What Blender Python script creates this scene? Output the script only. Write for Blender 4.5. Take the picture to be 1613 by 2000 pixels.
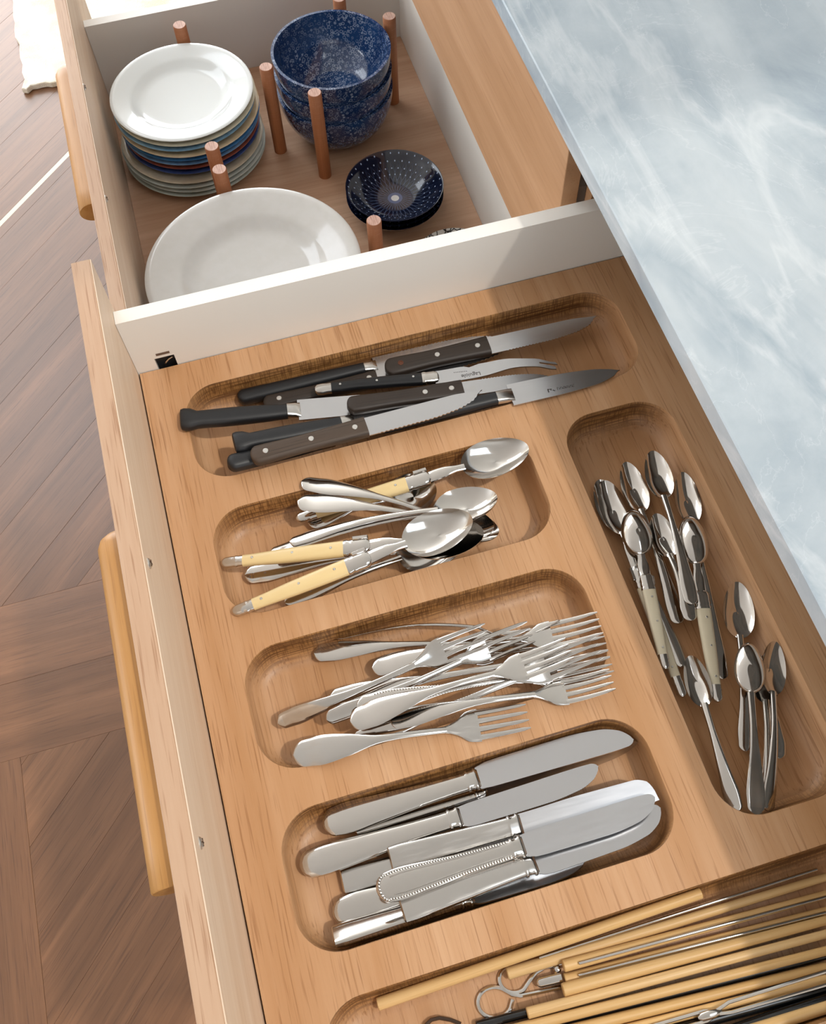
import bpy, math, random
import numpy as np
from mathutils import Vector, Matrix
random.seed(7)
for o in list(bpy.data.objects): bpy.data.objects.remove(o)
SC = bpy.context.scene
COL = SC.collection
R = math.radians

# ------------------------------------------------------------------ camera
# world: X into the cabinet, Y along the run of drawers, Z up; z = 0 is the top of the cutlery tray
CAM_H, F_PX, CX, CY = 0.76, 1875.1, 806.5, 1000.0
_vx = np.array([16945 - CX, -3335 - CY, F_PX]); _vx /= np.linalg.norm(_vx)
_vy = np.array([-373 - CX, -2580 - CY, F_PX]); _vy -= _vx * (_vy @ _vx); _vy /= np.linalg.norm(_vy)
_vz = np.cross(_vx, _vy)
RM = np.array([_vx, _vy, _vz])               # camera (x right, y down, z forward) -> world
cam = bpy.data.cameras.new('camera'); camo = bpy.data.objects.new('camera', cam); COL.objects.link(camo)
cam.sensor_fit = 'HORIZONTAL'; cam.sensor_width = 36.0; cam.lens = F_PX / 1613.0 * 36.0
cam.clip_start = 0.02; cam.clip_end = 60
_r, _d, _f = RM[:, 0], RM[:, 1], RM[:, 2]
camo.matrix_world = Matrix(((_r[0], -_d[0], -_f[0], 0), (_r[1], -_d[1], -_f[1], 0), (_r[2], -_d[2], -_f[2], CAM_H), (0, 0, 0, 1)))
SC.camera = camo

def at(px, py, z):
    """point of the plane at height z that the photograph shows at pixel (px, py)"""
    r = RM @ np.array([px - CX, py - CY, F_PX]); t = (z - CAM_H) / r[2]
    return Vector((t * r[0], t * r[1], z))

# ------------------------------------------------------------------ world, sun, daylight, added fill, exposure
SC.view_settings.view_transform = 'Standard'; SC.view_settings.look = 'None'
SC.view_settings.exposure = 0.0; SC.view_settings.gamma = 1.0; SC.view_settings.use_curve_mapping = False
w = bpy.data.worlds.new('sky'); SC.world = w; w.use_nodes = True
w.node_tree.nodes['Background'].inputs[0].default_value = (0.72, 0.86, 1.0, 1)
w.node_tree.nodes['Background'].inputs[1].default_value = 1.6
sl = bpy.data.lights.new('sun', 'SUN'); sl.energy = 1.3; sl.angle = R(2.2); sl.color = (1.0, 0.93, 0.83)
so = bpy.data.objects.new('sun', sl); COL.objects.link(so)
so.rotation_euler = Vector((-0.42, 0.36, -1.0)).to_track_quat('-Z', 'Y').to_euler()
def area(name, loc, aim, sx, sy, power, color):
    l = bpy.data.lights.new(name, 'AREA'); l.shape = 'RECTANGLE'; l.size = sx; l.size_y = sy; l.energy = power; l.color = color
    o = bpy.data.objects.new(name, l); COL.objects.link(o); o.location = loc
    o.rotation_euler = Vector(aim).to_track_quat('-Z', 'Y').to_euler()
    return o
area('daylight_far_window', (-0.9, 5.05, 0.57), (0, -1, 0), 4.2, 2.3, 205, (0.96, 0.97, 0.97))
area('daylight_skylight', (1.05, -0.54, 1.83), (0, 0, -1), 1.1, 0.9, 8, (1.0, 0.97, 0.94))
area('fill_overhead', (-1.1, 3.1, 1.83), (0, 0, -1), 1.4, 1.6, 26, (0.97, 0.98, 1.0))  # added overhead fill that lifts the plate drawer, unseen source
area('fill_near', (0.2, -2.75, 0.75), (0, 1, 0), 2.4, 1.3, 18, (1.0, 0.97, 0.93))  # added fill for faces turned towards the camera end, no known source
area('fill_left', (-3.45, 0.9, 0.75), (1, 0, 0), 1.3, 2.6, 66, (0.97, 0.98, 1.0))  # added side fill for the plate drawer back and shaded tray, unseen source

# ------------------------------------------------------------------ helpers: objects
def tag(o, label=None, cat=None, group=None, kind=None):
    if label: o['label'] = label
    if cat: o['category'] = cat
    if group: o['group'] = group
    if kind: o['kind'] = kind
    return o
def empty(name, M=None):
    o = bpy.data.objects.new(name, None); o.empty_display_size = 0.02; COL.objects.link(o)
    if M is not None: o.matrix_world = M
    return o
class MB:
    """collects shapes, builds ONE mesh object"""
    def __init__(s): s.v, s.f = [], []
    def add(s, v, f):
        n = len(s.v); s.v += [tuple(p) for p in v]; s.f += [tuple(i + n for i in q) for q in f]; return s
    def box(s, x0, x1, y0, y1, z0, z1, b=0.0):
        if b <= 0:
            return s.add([(x0,y0,z0),(x1,y0,z0),(x1,y1,z0),(x0,y1,z0),(x0,y0,z1),(x1,y0,z1),(x1,y1,z1),(x0,y1,z1)],
                         [(3,2,1,0),(4,5,6,7),(0,1,5,4),(1,2,6,5),(2,3,7,6),(3,0,4,7)])
        rings = []
        for z, i in ((z0, b), (z0 + b, 0), (z1 - b, 0), (z1, b)):
            j = b - i if i else b
            c = b if i == 0 else 0.0
            X0, X1, Y0, Y1 = x0 + i, x1 - i, y0 + i, y1 - i
            rings.append([(X0 + c, Y0, z), (X1 - c, Y0, z), (X1, Y0 + c, z), (X1, Y1 - c, z), (X1 - c, Y1, z), (X0 + c, Y1, z), (X0, Y1 - c, z), (X0, Y0 + c, z)])
        return s.rings(rings)
    def rings(s, rings, cap=True):
        n = len(rings[0]); v = [p for r in rings for p in r]; f = []
        for k in range(len(rings) - 1):
            for i in range(n):
                j = (i + 1) % n
                f.append((k * n + i, k * n + j, (k + 1) * n + j, (k + 1) * n + i))
        if cap:
            f.append(tuple(range(n - 1, -1, -1))); f.append(tuple((len(rings) - 1) * n + i for i in range(n)))
        return s.add(v, f)
    def lathe(s, prof, n=48, c=(0, 0, 0)):
        rings = [[(c[0] + r * math.cos(2*math.pi*i/n), c[1] + r * math.sin(2*math.pi*i/n), c[2] + z) for i in range(n)] for r, z in prof]
        return s.rings(rings)
    def prism(s, pts, z0, z1, b=0.0):
        """outline in XY (counter-clockwise) between z0 and z1"""
        if b <= 0: return s.rings([[(x, y, z0) for x, y in pts], [(x, y, z1) for x, y in pts]])
        q = inset(pts, b)
        return s.rings([[(x, y, z0) for x, y in q], [(x, y, z0 + b) for x, y in pts], [(x, y, z1 - b) for x, y in pts], [(x, y, z1) for x, y in q]])
    def tube(s, path, r, n=8):
        path = [Vector(p) for p in path]; rings = []; up = Vector((0, 0, 1))
        for i, p in enumerate(path):
            d = (path[min(i + 1, len(path) - 1)] - path[max(i - 1, 0)]).normalized()
            a = d.cross(up)
            a = a.normalized() if a.length > 1e-4 else Vector((1, 0, 0))
            b = a.cross(d).normalized(); rr = r[i] if isinstance(r, (list, tuple)) else r
            rings.append([tuple(p + a * rr * math.cos(2*math.pi*k/n) - b * rr * math.sin(2*math.pi*k/n)) for k in range(n)])
        return s.rings(rings)
    def loft(s, secs, n=16, ex=0.75, ez=0.75):
        """secs: (x, half_width, thickness, z_centre, crown, y_centre)"""
        rings = []
        for x, hw, t, zc, cr, yc in secs:
            ring = []
            for k in range(n):
                a = 2 * math.pi * k / n; ca, sa = math.cos(a), math.sin(a)
                y = math.copysign(abs(ca) ** ex, ca); z = math.copysign(abs(sa) ** ez, sa)
                ring.append((x, yc + hw * y, zc + t / 2 * z + cr * (1 - y * y)))
            rings.append(ring)
        return s.rings(rings)
    def build(s, name, m, parent=None, smooth=True, ang=38):
        me = bpy.data.meshes.new(name); me.from_pydata(s.v, [], s.f); me.update()
        if smooth:
            me.polygons.foreach_set('use_smooth', [True] * len(me.polygons)); me.set_sharp_from_angle(angle=R(ang))
        me.materials.append(m)
        o = bpy.data.objects.new(name, me); COL.objects.link(o)
        if parent is not None: o.parent = parent
        return o
def inset(pts, d):
    n = len(pts); out = []
    for i in range(n):
        a, b, c = Vector(pts[i - 1]), Vector(pts[i]), Vector(pts[(i + 1) % n])
        e1, e2 = b - a, c - b
        if e1.length < 1e-9: e1 = e2
        if e2.length < 1e-9: e2 = e1
        n1 = Vector((-e1.y, e1.x)).normalized(); n2 = Vector((-e2.y, e2.x)).normalized()
        m = n1 + n2
        m = m.normalized() if m.length > 1e-6 else n1
        k = d / max(0.35, m.dot(n1)); p = b + m * k; out.append((p.x, p.y))
    return out
def rrect(x0, x1, y0, y1, r, n=10):
    pts = []
    for cx, cy, a0 in ((x1 - r, y0 + r, -90), (x1 - r, y1 - r, 0), (x0 + r, y1 - r, 90), (x0 + r, y0 + r, 180)):
        for k in range(n + 1):
            a = R(a0 + 90 * k / n); pts.append((cx + r * math.cos(a), cy + r * math.sin(a)))
    return pts
def interp(keys, s):
    """smooth interpolation through (s, value...) keys"""
    if s <= keys[0][0]: return keys[0][1:]
    if s >= keys[-1][0]: return keys[-1][1:]
    for i in range(len(keys) - 1):
        a, b = keys[i], keys[i + 1]
        if a[0] <= s <= b[0]:
            h = b[0] - a[0]; t = (s - a[0]) / h; out = []
            for k in range(1, len(a)):
                def sl(j):
                    if j <= 0 or j >= len(keys) - 1: return 0.0 if j > 0 else 0.0
                    d0 = (keys[j][k] - keys[j-1][k]) / (keys[j][0] - keys[j-1][0]); d1 = (keys[j+1][k] - keys[j][k]) / (keys[j+1][0] - keys[j][0])
                    return 0.0 if d0 * d1 <= 0 else 2 * d0 * d1 / (d0 + d1)
                m0, m1 = sl(i) * h, sl(i + 1) * h
                out.append((2*t**3-3*t*t+1)*a[k] + (t**3-2*t*t+t)*m0 + (-2*t**3+3*t*t)*b[k] + (t**3-t*t)*m1)
            return out
LIFT = {0: (-0.0011, -0.0011, 0.0, 0.0), 1: (0.0027, 0.0047, 0.0, -0.003), 2: (0.0131, -0.0009, 0.0, 0.0), 3: (0.0241, 0.0081, 0.0012, -0.0048), 4: (0.0082, 0.0002, 0.0, 0.0006), 5: (0.0317, 0.0137, 0.0, -0.003), 6: (0.0251, 0.0151, 0.0, 0.0036), 7: (0.0251, 0.0171, 0.0, 0.0), 8: (-0.0073, -0.0073, 0.0, 0.0), 9: (0.0001, 0.0001, 0.0, -0.0018), 10: (0.0002, 0.0022, 0.0, -0.0024), 11: (-0.001, -0.001, 0.0, 0.0), 12: (0.0008, 0.0008, 0.0, 0.0), 13: (-0.0004, -0.0004, 0.0, 0.0), 14: (0.0077, 0.0137, 0.0036, 0.0018), 15: (0.0134, 0.0174, 0.0036, 0.0012), 16: (0.0155, 0.0315, -0.0012, -0.0084), 17: (0.0195, 0.0295, 0.0036, 0.0036), 18: (0.0051, 0.0351, -0.0024, -0.0084), 19: (0.0151, 0.0231, -0.0012, -0.0048), 20: (0.0024, 0.0004, 0.0, -0.0018), 21: (0.0014, 0.0034, 0.0, -0.0036), 22: (0.0002, 0.0022, 0.0, 0.0), 23: (0.0045, 0.0185, 0.0, -0.0006), 24: (0.0182, 0.0202, 0.0, 0.0042), 25: (0.022, 0.016, -0.0012, 0.0006), 26: (0.0114, 0.0234, 0.0012, 0.0048), 27: (0.0185, 0.0245, 0.0, -0.0042), 28: (0.0139, 0.0159, -0.0012, 0.0012), 29: (0.0006, 0.0126, -0.0012, 0.0054), 30: (0.0163, 0.0003, 0.0, -0.003), 31: (-0.0012, -0.0012, 0.0, 0.0), 32: (0.0004, 0.0004, 0.0, -0.0012), 33: (-0.0007, -0.0007, -0.0012, -0.0012), 34: (0.0091, 0.0031, 0.0, 0.0036), 35: (-0.0048, -0.0028, 0.0, -0.0006), 36: (-0.0, -0.0, 0.0, -0.0006), 37: (0.0035, -0.0005, 0.0, -0.0018), 38: (0.0093, -0.0007, 0.0, 0.0006), 39: (0.0095, 0.0015, 0.0, 0.0012), 40: (-0.0011, -0.0031, 0.0, 0.0), 41: (-0.0003, 0.0017, -0.0012, 0.0), 42: (-0.001, -0.001, -0.0012, 0.0), 43: (0.0022, 0.0082, 0.0024, 0.0), 44: (0.0007, 0.0007, 0.0, 0.0), 45: (0.0049, 0.0029, 0.0036, 0.0), 46: (0.0035, 0.0055, 0.0036, 0.0), 47: (-0.0008, -0.0008, 0.0, 0.0), 48: (-0.0023, -0.0043, 0.0, 0.0), 49: (-0.0002, -0.0002, 0.0, 0.0), 50: (0.0017, 0.0057, 0.0, 0.0006), 51: (0.0022, 0.0062, -0.0036, 0.0), 52: (0.0017, 0.0057, 0.0, 0.0006), 53: (0.0018, 0.0038, 0.0, 0.0012), 54: (-0.0003, -0.0003, 0.0, 0.0), 55: (-0.0003, -0.0003, 0.0, 0.0), 56: (-0.0001, -0.0001, 0.0, 0.0), 57: (0.0017, 0.0057, 0.0, -0.0012), 58: (0.0001, 0.0001, 0.0, -0.003), 59: (-0.0002, -0.0002, 0.0, -0.0024), 60: (0.0052, -0.0008, 0.0, -0.0018), 61: (-0.0009, -0.0009, 0.0, -0.0024), 62: (0.0037, 0.0017, 0.0, -0.0018), 63: (0.0054, 0.0034, -0.0012, -0.0048), 64: (0.0045, 0.0045, 0.0, -0.0036), 65: (0.0014, -0.0006, 0.0, -0.0006), 66: (0.0002, 0.0022, 0.0, -0.0024), 67: (0.0029, 0.0049, 0.0, -0.0018), 68: (-0.0025, -0.0005, 0.0, -0.003), 69: (0.0046, 0.0006, 0.0, -0.0006), 70: (-0.0014, -0.0014, 0.0, 0.0), 71: (0.0006, 0.0026, 0.0, 0.0), 72: (-0.0061, -0.0041, 0.0, 0.0006)}
_fi = [0]
def frame(p1, p2, roll=0.0):
    """pose of a long thing from its two ends; LIFT settles both ends on what lies below (moved along the line of sight)"""
    d1, d2, dx, dy = LIFT.get(_fi[0], (0.0,) * 4); _fi[0] += 1; c = Vector((0, 0, CAM_H))
    p1, p2 = [c + (Vector(p) - c) * ((p[2] + d - CAM_H) / (p[2] - CAM_H)) for p, d in ((p1, d1), (p2, d2))]
    sh = Vector((dx, dy, 0)); p1, p2 = p1 + sh, p2 + sh; x = (p2 - p1).normalized(); y = Vector((0, 0, 1)).cross(x).normalized(); z = x.cross(y)
    M = Matrix((x, y, z)).transposed().to_4x4()
    M = M @ Matrix.Rotation(R(roll), 4, 'X'); M.translation = p1
    return M, (p2 - p1).length

# ------------------------------------------------------------------ helpers: materials
def lin(c):
    if isinstance(c, str):
        c = [int(c[i:i+2], 16) / 255 for i in (0, 2, 4)]
        c = [v / 12.92 if v <= 0.04045 else ((v + 0.055) / 1.055) ** 2.4 for v in c]
    return (*c[:3], 1.0)
class NT:
    def __init__(s, name):
        s.m = bpy.data.materials.new(name); s.m.use_nodes = True; s.t = s.m.node_tree; s.b = s.t.nodes['Principled BSDF']
    def n(s, typ, **kw):
        nd = s.t.nodes.new(typ)
        for k, v in kw.items():
            if k.startswith('i_'):
                key = k[2:]; key = int(key) if key.isdigit() else key
                s.put(nd.inputs[key], v)
            else: setattr(nd, k, v)
        return nd
    def put(s, sock, v):
        if hasattr(v, 'links') or isinstance(v, bpy.types.NodeSocket): s.t.links.new(v, sock)
        else: sock.default_value = v
    def math(s, op, a, b=0.0, c=0.0):
        nd = s.t.nodes.new('ShaderNodeMath'); nd.operation = op
        for i, v in enumerate((a, b, c)): s.put(nd.inputs[i], v)
        return nd.outputs[0]
    def mix(s, f, a, b, mode='MIX'):
        nd = s.t.nodes.new('ShaderNodeMix'); nd.data_type = 'RGBA'; nd.blend_type = mode
        s.put(nd.inputs[0], f); s.put(nd.inputs[6], a); s.put(nd.inputs[7], b); return nd.outputs[2]
    def ramp(s, f, stops, interp='LINEAR'):
        nd = s.t.nodes.new('ShaderNodeValToRGB'); nd.color_ramp.interpolation = interp; s.put(nd.inputs[0], f)
        e = nd.color_ramp.elements
        while len(e) < len(stops): e.new(0.5)
        for el, (p, c) in zip(e, stops): el.position = p; el.color = lin(c) if isinstance(c, str) else (*c[:3], 1)
        return nd.outputs[0]
    def rng(s, v, a, b, c=0.0, d=1.0):
        nd = s.t.nodes.new('ShaderNodeMapRange'); s.put(nd.inputs[0], v)
        for i, x in enumerate((a, b, c, d)): nd.inputs[i + 1].default_value = x
        return nd.outputs[0]
    def coord(s): return s.t.nodes.new('ShaderNodeTexCoord').outputs['Object']
    def noise(s, vec, scale, sv=(1, 1, 1), detail=3.0, rough=0.5, off=(0, 0, 0), dist=0.0):
        mp = s.n('ShaderNodeMapping'); s.put(mp.inputs[0], vec); mp.inputs['Scale'].default_value = sv; mp.inputs['Location'].default_value = off
        nz = s.n('ShaderNodeTexNoise'); s.put(nz.inputs['Vector'], mp.outputs[0]); nz.inputs['Scale'].default_value = scale
        nz.inputs['Detail'].default_value = detail; nz.inputs['Roughness'].default_value = rough; nz.inputs['Distortion'].default_value = dist
        return nz.outputs['Fac']
    def set(s, **kw):
        for k, v in kw.items(): s.put(s.b.inputs[k.replace('_', ' ')], v)
        return s
    def bump(s, h, strength=0.2, dist=0.001):
        nd = s.n('ShaderNodeBump'); nd.inputs['Strength'].default_value = strength; nd.inputs['Distance'].default_value = dist
        s.put(nd.inputs['Height'], h); s.put(s.b.inputs['Normal'], nd.outputs[0]); return s
def plain(name, c, rough=0.5, metal=0.0, spec=0.5, coat=0.0):
    t = NT(name); t.set(Base_Color=lin(c), Roughness=rough, Metallic=metal)
    t.b.inputs['Specular IOR Level'].default_value = spec; t.b.inputs['Coat Weight'].default_value = coat
    return t.m
def wood(name, light, dark, pore, axis='Y', end=None, rough=0.45, off=0.0, fig=1.0, pores=0.5, rand=0.0, spec=0.4, pscale=1.0):
    """straight-grained wood, grain along an axis of the object; end grain takes a deeper colour"""
    t = NT(name); co = t.coord(); k = 'XYZ'.index(axis)
    if rand > 0:
        oi = t.n('ShaderNodeObjectInfo'); rv = oi.outputs['Random']
        cb = t.n('ShaderNodeCombineXYZ')
        for i in range(3): t.put(cb.inputs[i], t.math('MULTIPLY', rv, 13.0 + 7 * i))
        va = t.n('ShaderNodeVectorMath'); va.operation = 'ADD'; t.put(va.inputs[0], co); t.put(va.inputs[1], cb.outputs[0]); co = va.outputs[0]
    def sv(a, c): v = [c, c, c]; v[k] = a; return tuple(v)
    o3 = (off, off * 1.7, off * 0.6)
    big = t.noise(co, 1.0, sv(1.6, 26), 3, 0.5, o3, 0.6)
    mid = t.noise(co, 1.0, sv(5, 150 * pscale), 4, 0.6, o3)
    fin = t.noise(co, 1.0, sv(16, 620 * pscale), 2, 0.5, o3)
    c = t.mix(t.rng(big, 0.5 - 0.22 / fig, 0.5 + 0.22 / fig), lin(light), lin(dark))
    c = t.mix(t.math('MULTIPLY', t.rng(mid, 0.42, 0.72), 0.55), c, lin(dark))
    c = t.mix(t.math('MULTIPLY', t.rng(fin, 0.56, 0.70), pores), c, lin(pore))
    if rand > 0:
        hs = t.n('ShaderNodeHueSaturation'); t.put(hs.inputs['Color'], c); t.put(hs.inputs['Value'], t.rng(rv, 0, 1, 1 - rand, 1 + rand)); c = hs.outputs[0]
    if end:
        g = t.n('ShaderNodeNewGeometry'); sp = t.n('ShaderNodeSeparateXYZ'); t.put(sp.inputs[0], g.outputs['Normal'])
        ef = t.math('POWER', t.math('ABSOLUTE', sp.outputs[k]), 1.5)
        ring = t.noise(co, 1.0, (9, 3, 330), 3, 0.6, o3, 1.6); cell = t.noise(co, 1.0, (900, 60, 60), 2, 0.5)
        ec = t.mix(t.rng(ring, 0.43, 0.60), lin(end[0]), lin(end[1])); ec = t.mix(t.math('MULTIPLY', t.rng(cell, 0.47, 0.58), 0.7), ec, lin(end[1]))
        c = t.mix(ef, c, ec)
    t.set(Base_Color=c, Roughness=rough); t.b.inputs['Specular IOR Level'].default_value = spec
    t.bump(t.math('ADD', mid, t.math('MULTIPLY', fin, -1.0)), 0.12, 0.0006)
    return t.m
OAK = dict(light='D0A680', dark='BA8A5E', pore='8A5A33')
M = {}
M['tray'] = wood('oak tray', OAK['light'], OAK['dark'], OAK['pore'], 'Y', end=('A87A48', '5A371A'), rough=0.42, pores=0.55)
M['front'] = wood('oak drawer front', 'C6A68B', 'B59072', '8F6240', 'Y', rough=0.5, off=3.1, pores=0.6, pscale=0.95)
M['front_pale'] = wood('pale oak inner face', 'EAD6C1', 'DABFA4', 'BE9878', 'Y', rough=0.5, off=5.3, pores=0.3)
M['handle'] = wood('honey oak handle', 'C4965C', 'AB783F', '845324', 'Y', rough=0.42, off=8.2, pores=0.35)
M['veneer'] = wood('oak veneer', 'BB9370', 'A57C58', '875A36', 'Y', rough=0.5, off=11.0, pores=0.3, fig=0.8)
M['base'] = wood('oak drawer base', 'D6B092', 'BC9274', '916A50', 'X', rough=0.5, off=14.0, pores=0.2)
M['peg'] = wood('beech peg', 'B9794E', '9E6039', '7E482A', 'Z', end=('D8B3A2', 'A97F6E'), rough=0.5, off=2.0, pores=0.25)
M['plank'] = wood('oak floor plank', '835A3C', '654228', '452A1A', 'X', rough=0.34, off=1.0, pores=0.5, rand=0.14, spec=0.7, fig=1.2, pscale=0.9)
M['bamboo'] = wood('bamboo', 'E4C18D', 'D3A96C', 'B4874C', 'X', rough=0.38, off=4.0, pores=0.35, rand=0.08)
M['pale_strip'] = plain('pale floor strip', 'D9CBB4', 0.4)
M['joint'] = plain('dark joint', '4E3727', 0.8)
M['white'] = plain('white board', 'E9E5DE', 0.38)
M['ceiling'] = plain('ceiling paint', 'EFEDE8', 0.9)
M['wall'] = plain('wall paint', 'E6E1D8', 0.9)
M['steel'] = plain('polished steel', 'CFCBC6', 0.10, 1.0)
M['steel_worn'] = NT('worn steel'); 
_t = M['steel_worn']; _n = _t.noise(_t.coord(), 1.0, (40, 300, 300), 3); _t.set(Base_Color=lin('CBC8C4'), Metallic=1.0, Roughness=_t.rng(_n, 0.3, 0.7, 0.10, 0.26)); M['steel_worn'] = _t.m
M['blade'] = NT('brushed blade'); _t = M['blade']; _n = _t.noise(_t.coord(), 1.0, (30, 300, 200), 2)
_t.set(Base_Color=lin('C9C9CB'), Metallic=1.0, Roughness=_t.rng(_n, 0.3, 0.7, 0.21, 0.26)); M['blade'] = _t.m
M['rivet'] = plain('rivet', 'D8D6D2', 0.3, 1.0)
M['black'] = NT('black plastic'); _t = M['black']; _n = _t.noise(_t.coord(), 900, (1, 1, 1), 2)
_t.set(Base_Color=lin('1B1C1F'), Roughness=0.45); _t.bump(_n, 0.15, 0.0003); M['black'] = _t.m
M['dark_wood'] = wood('dark riveted handle', '3A3029', '2A221D', '171210', 'X', rough=0.5, pores=0.5)
M['brown_wood'] = wood('brown riveted handle', '54453A', '3E3228', '241B15', 'X', rough=0.5, pores=0.5)
M['horn'] = plain('black horn', '16171A', 0.28)
M['ivory'] = NT('ivory resin'); _t = M['ivory']; _n = _t.noise(_t.coord(), 1.0, (20, 120, 120), 3)
_t.set(Base_Color=_t.mix(_n, lin('E9D3A0'), lin('DDC088')), Roughness=0.32); M['ivory'] = _t.m
M['bone'] = plain('grey ivory resin', 'CFC3A8', 0.34)
M['ink'] = plain('etched mark', '4A4644', 0.5, 0.4)
M['lacquer'] = plain('black lacquer', '121315', 0.16, coat=0.4)
M['chrome_dark'] = plain('dark steel wire', '5A4A40', 0.25, 1.0)
M['rug'] = NT('cream rug'); _t = M['rug']; _c = _t.coord(); _n = _t.noise(_c, 14, (1, 1, 1), 4); _n2 = _t.noise(_c, 420, (1, 1, 1), 2)
_t.set(Base_Color=_t.mix(_t.rng(_n, 0.35, 0.65), lin('F2EBDD'), lin('E0D2B8')), Roughness=0.95); _t.bump(_n2, 0.6, 0.004); M['rug'] = _t.m
# marble: grey-blue clouds, pale veins
_t = NT('grey marble'); _c = _t.coord()
_w = _t.noise(_c, 3.0, (1, 1, 1), 5, 0.6); _cl = _t.noise(_c, 2.4, (1.6, 0.8, 1), 8, 0.62, (3, 1, 0), 1.4); _c2 = _t.noise(_c, 9.0, (1, 1, 1), 8, 0.65, (0, 4, 0), 0.8)
_v1 = _t.math('ABSOLUTE', _t.math('SUBTRACT', _t.noise(_c, 3.1, (1.2, 0.7, 1), 7, 0.55, (7, 2, 1), 0.9), 0.5)); _v2 = _t.math('ABSOLUTE', _t.math('SUBTRACT', _t.noise(_c, 8.0, (1, 1, 1), 6, 0.6, (1, 9, 1), 1.2), 0.5))
_col = _t.ramp(_cl, [(0.24, '6F8090'), (0.40, '98A5AF'), (0.55, 'ADB7BE'), (0.78, 'BEC5C9')])
_col = _t.mix(_t.math('MULTIPLY', _t.rng(_c2, 0.42, 0.7), 0.45), _col, lin('C6CED3'))
_col = _t.mix(_t.math('MULTIPLY', _t.rng(_v1, 0.020, 0.0), 0.30), _col, lin('DCE0E2')); _col = _t.mix(_t.math('MULTIPLY', _t.rng(_v2, 0.008, 0.0), 0.16), _col, lin('E0E4E6'))
_v3 = _t.math('ABSOLUTE', _t.math('SUBTRACT', _t.noise(_c, 1.7, (1.4, 0.6, 1), 5, 0.5, (2, 5, 3), 0.6), 0.47))
_col = _t.mix(_t.math('MULTIPLY', _t.rng(_v3, 0.03, 0.0), 0.5), _col, lin('8495A2'))
_t.set(Base_Color=_col, Roughness=0.22); M['marble'] = _t.m
# ceramics
def glaze(name, c, c2=None, rough=0.12):
    t = NT(name); n = t.noise(t.coord(), 60, (1, 1, 1), 4)
    t.set(Base_Color=t.mix(t.rng(n, 0.4, 0.62), lin(c), lin(c2 or c)), Roughness=rough); t.b.inputs['Coat Weight'].default_value = 0.3; return t.m
M['porcelain'] = glaze('white porcelain', 'DDE2E2'); M['cream_glaze'] = glaze('cream glaze', 'CCCBC8', 'C9C8C4')
# blue flowered bowl glaze
_t = NT('blue flowered glaze'); _c = _t.coord()
def _vor(scale, feat='F1'):
    v = _t.n('ShaderNodeTexVoronoi'); v.feature = feat; _t.put(v.inputs['Vector'], _c); v.inputs['Scale'].default_value = scale; return v.outputs['Distance']
_a = _vor(165); _b = _vor(360); _ring = _t.math('ABSOLUTE', _t.math('SUBTRACT', _a, 0.36)); _n = _t.noise(_c, 30, (1, 1, 1), 3)
_ff = _t.math('MAXIMUM', _t.rng(_ring, 0.10, 0.03), _t.rng(_b, 0.30, 0.16)); _ff = _t.math('MULTIPLY', _ff, _t.rng(_n, 0.38, 0.58, 0.25, 0.8))
_base = _t.mix(_t.rng(_t.noise(_c, 12, (1, 1, 1), 2), 0.35, 0.65), lin('152F5C'), lin('214677'))
_t.set(Base_Color=_t.mix(_ff, _base, lin('A3B4CE')), Roughness=0.12); _t.b.inputs['Coat Weight'].default_value = 0.4; M['blue_floral'] = _t.m
# navy dish: white centre, woven rays, dotted rings
_t = NT('navy rayed glaze'); _c = _t.coord(); _s = _t.n('ShaderNodeSeparateXYZ'); _t.put(_s.inputs[0], _c)
_rr = _t.math('SQRT', _t.math('ADD', _t.math('POWER', _s.outputs[0], 2.0), _t.math('POWER', _s.outputs[1], 2.0)))
_th = _t.math('ARCTAN2', _s.outputs[1], _s.outputs[0]); _rn = _t.math('DIVIDE', _rr, 0.072)
def _rays(sg):
    ph = _t.math('MULTIPLY', _t.math('POWER', _rn, 0.8), 9.0 * sg); a = _t.math('ADD', _t.math('MULTIPLY', _th, 17.0), ph)
    return _t.rng(_t.math('ABSOLUTE', _t.math('SINE', a)), 0.0, 0.20, 1.0, 0.0)
_ln = _t.math('MAXIMUM', _rays(1), _rays(-1)); _ln = _t.math('MULTIPLY', _ln, _t.rng(_rn, 0.15, 0.85, 0.9, 0.0))
_ri = _t.math('MULTIPLY', _rn, 9.0); _fr = _t.math('SUBTRACT', _t.math('FRACT', _ri), 0.5); _rf = _t.math('FLOOR', _ri)
_sh = _t.math('MULTIPLY', _t.math('MODULO', _rf, 2.0), 0.5)
_tf = _t.math('SUBTRACT', _t.math('FRACT', _t.math('ADD', _t.math('MULTIPLY', _th, 34 / (2 * math.pi)), _t.math('ADD', _sh, 50.0))), 0.5)
_dd = _t.math('SQRT', _t.math('ADD', _t.math('POWER', _t.math('MULTIPLY', _fr, 0.008), 2.0), _t.math('POWER', _t.math('MULTIPLY', _tf, _t.math('MULTIPLY', _rr, 2 * math.pi / 34)), 2.0)))
_dot = _t.math('MULTIPLY', _t.rng(_dd, 0.0012, 0.0006), _t.rng(_rn, 0.5, 0.56)); _dot = _t.math('MULTIPLY', _dot, _t.rng(_rn, 1.0, 0.98))
_col = _t.mix(_ln, lin('10172F'), lin('8FA5CC')); _col = _t.mix(_dot, _col, lin('AFC0DC'))
_col = _t.mix(_t.rng(_rn, 0.155, 0.15), _col, lin('5B6C94')); _col = _t.mix(_t.rng(_rn, 0.085, 0.08), _col, lin('E4E6E6'))
_t.set(Base_Color=_col, Roughness=0.12); _t.b.inputs['Coat Weight'].default_value = 0.4; M['navy_rays'] = _t.m
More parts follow.
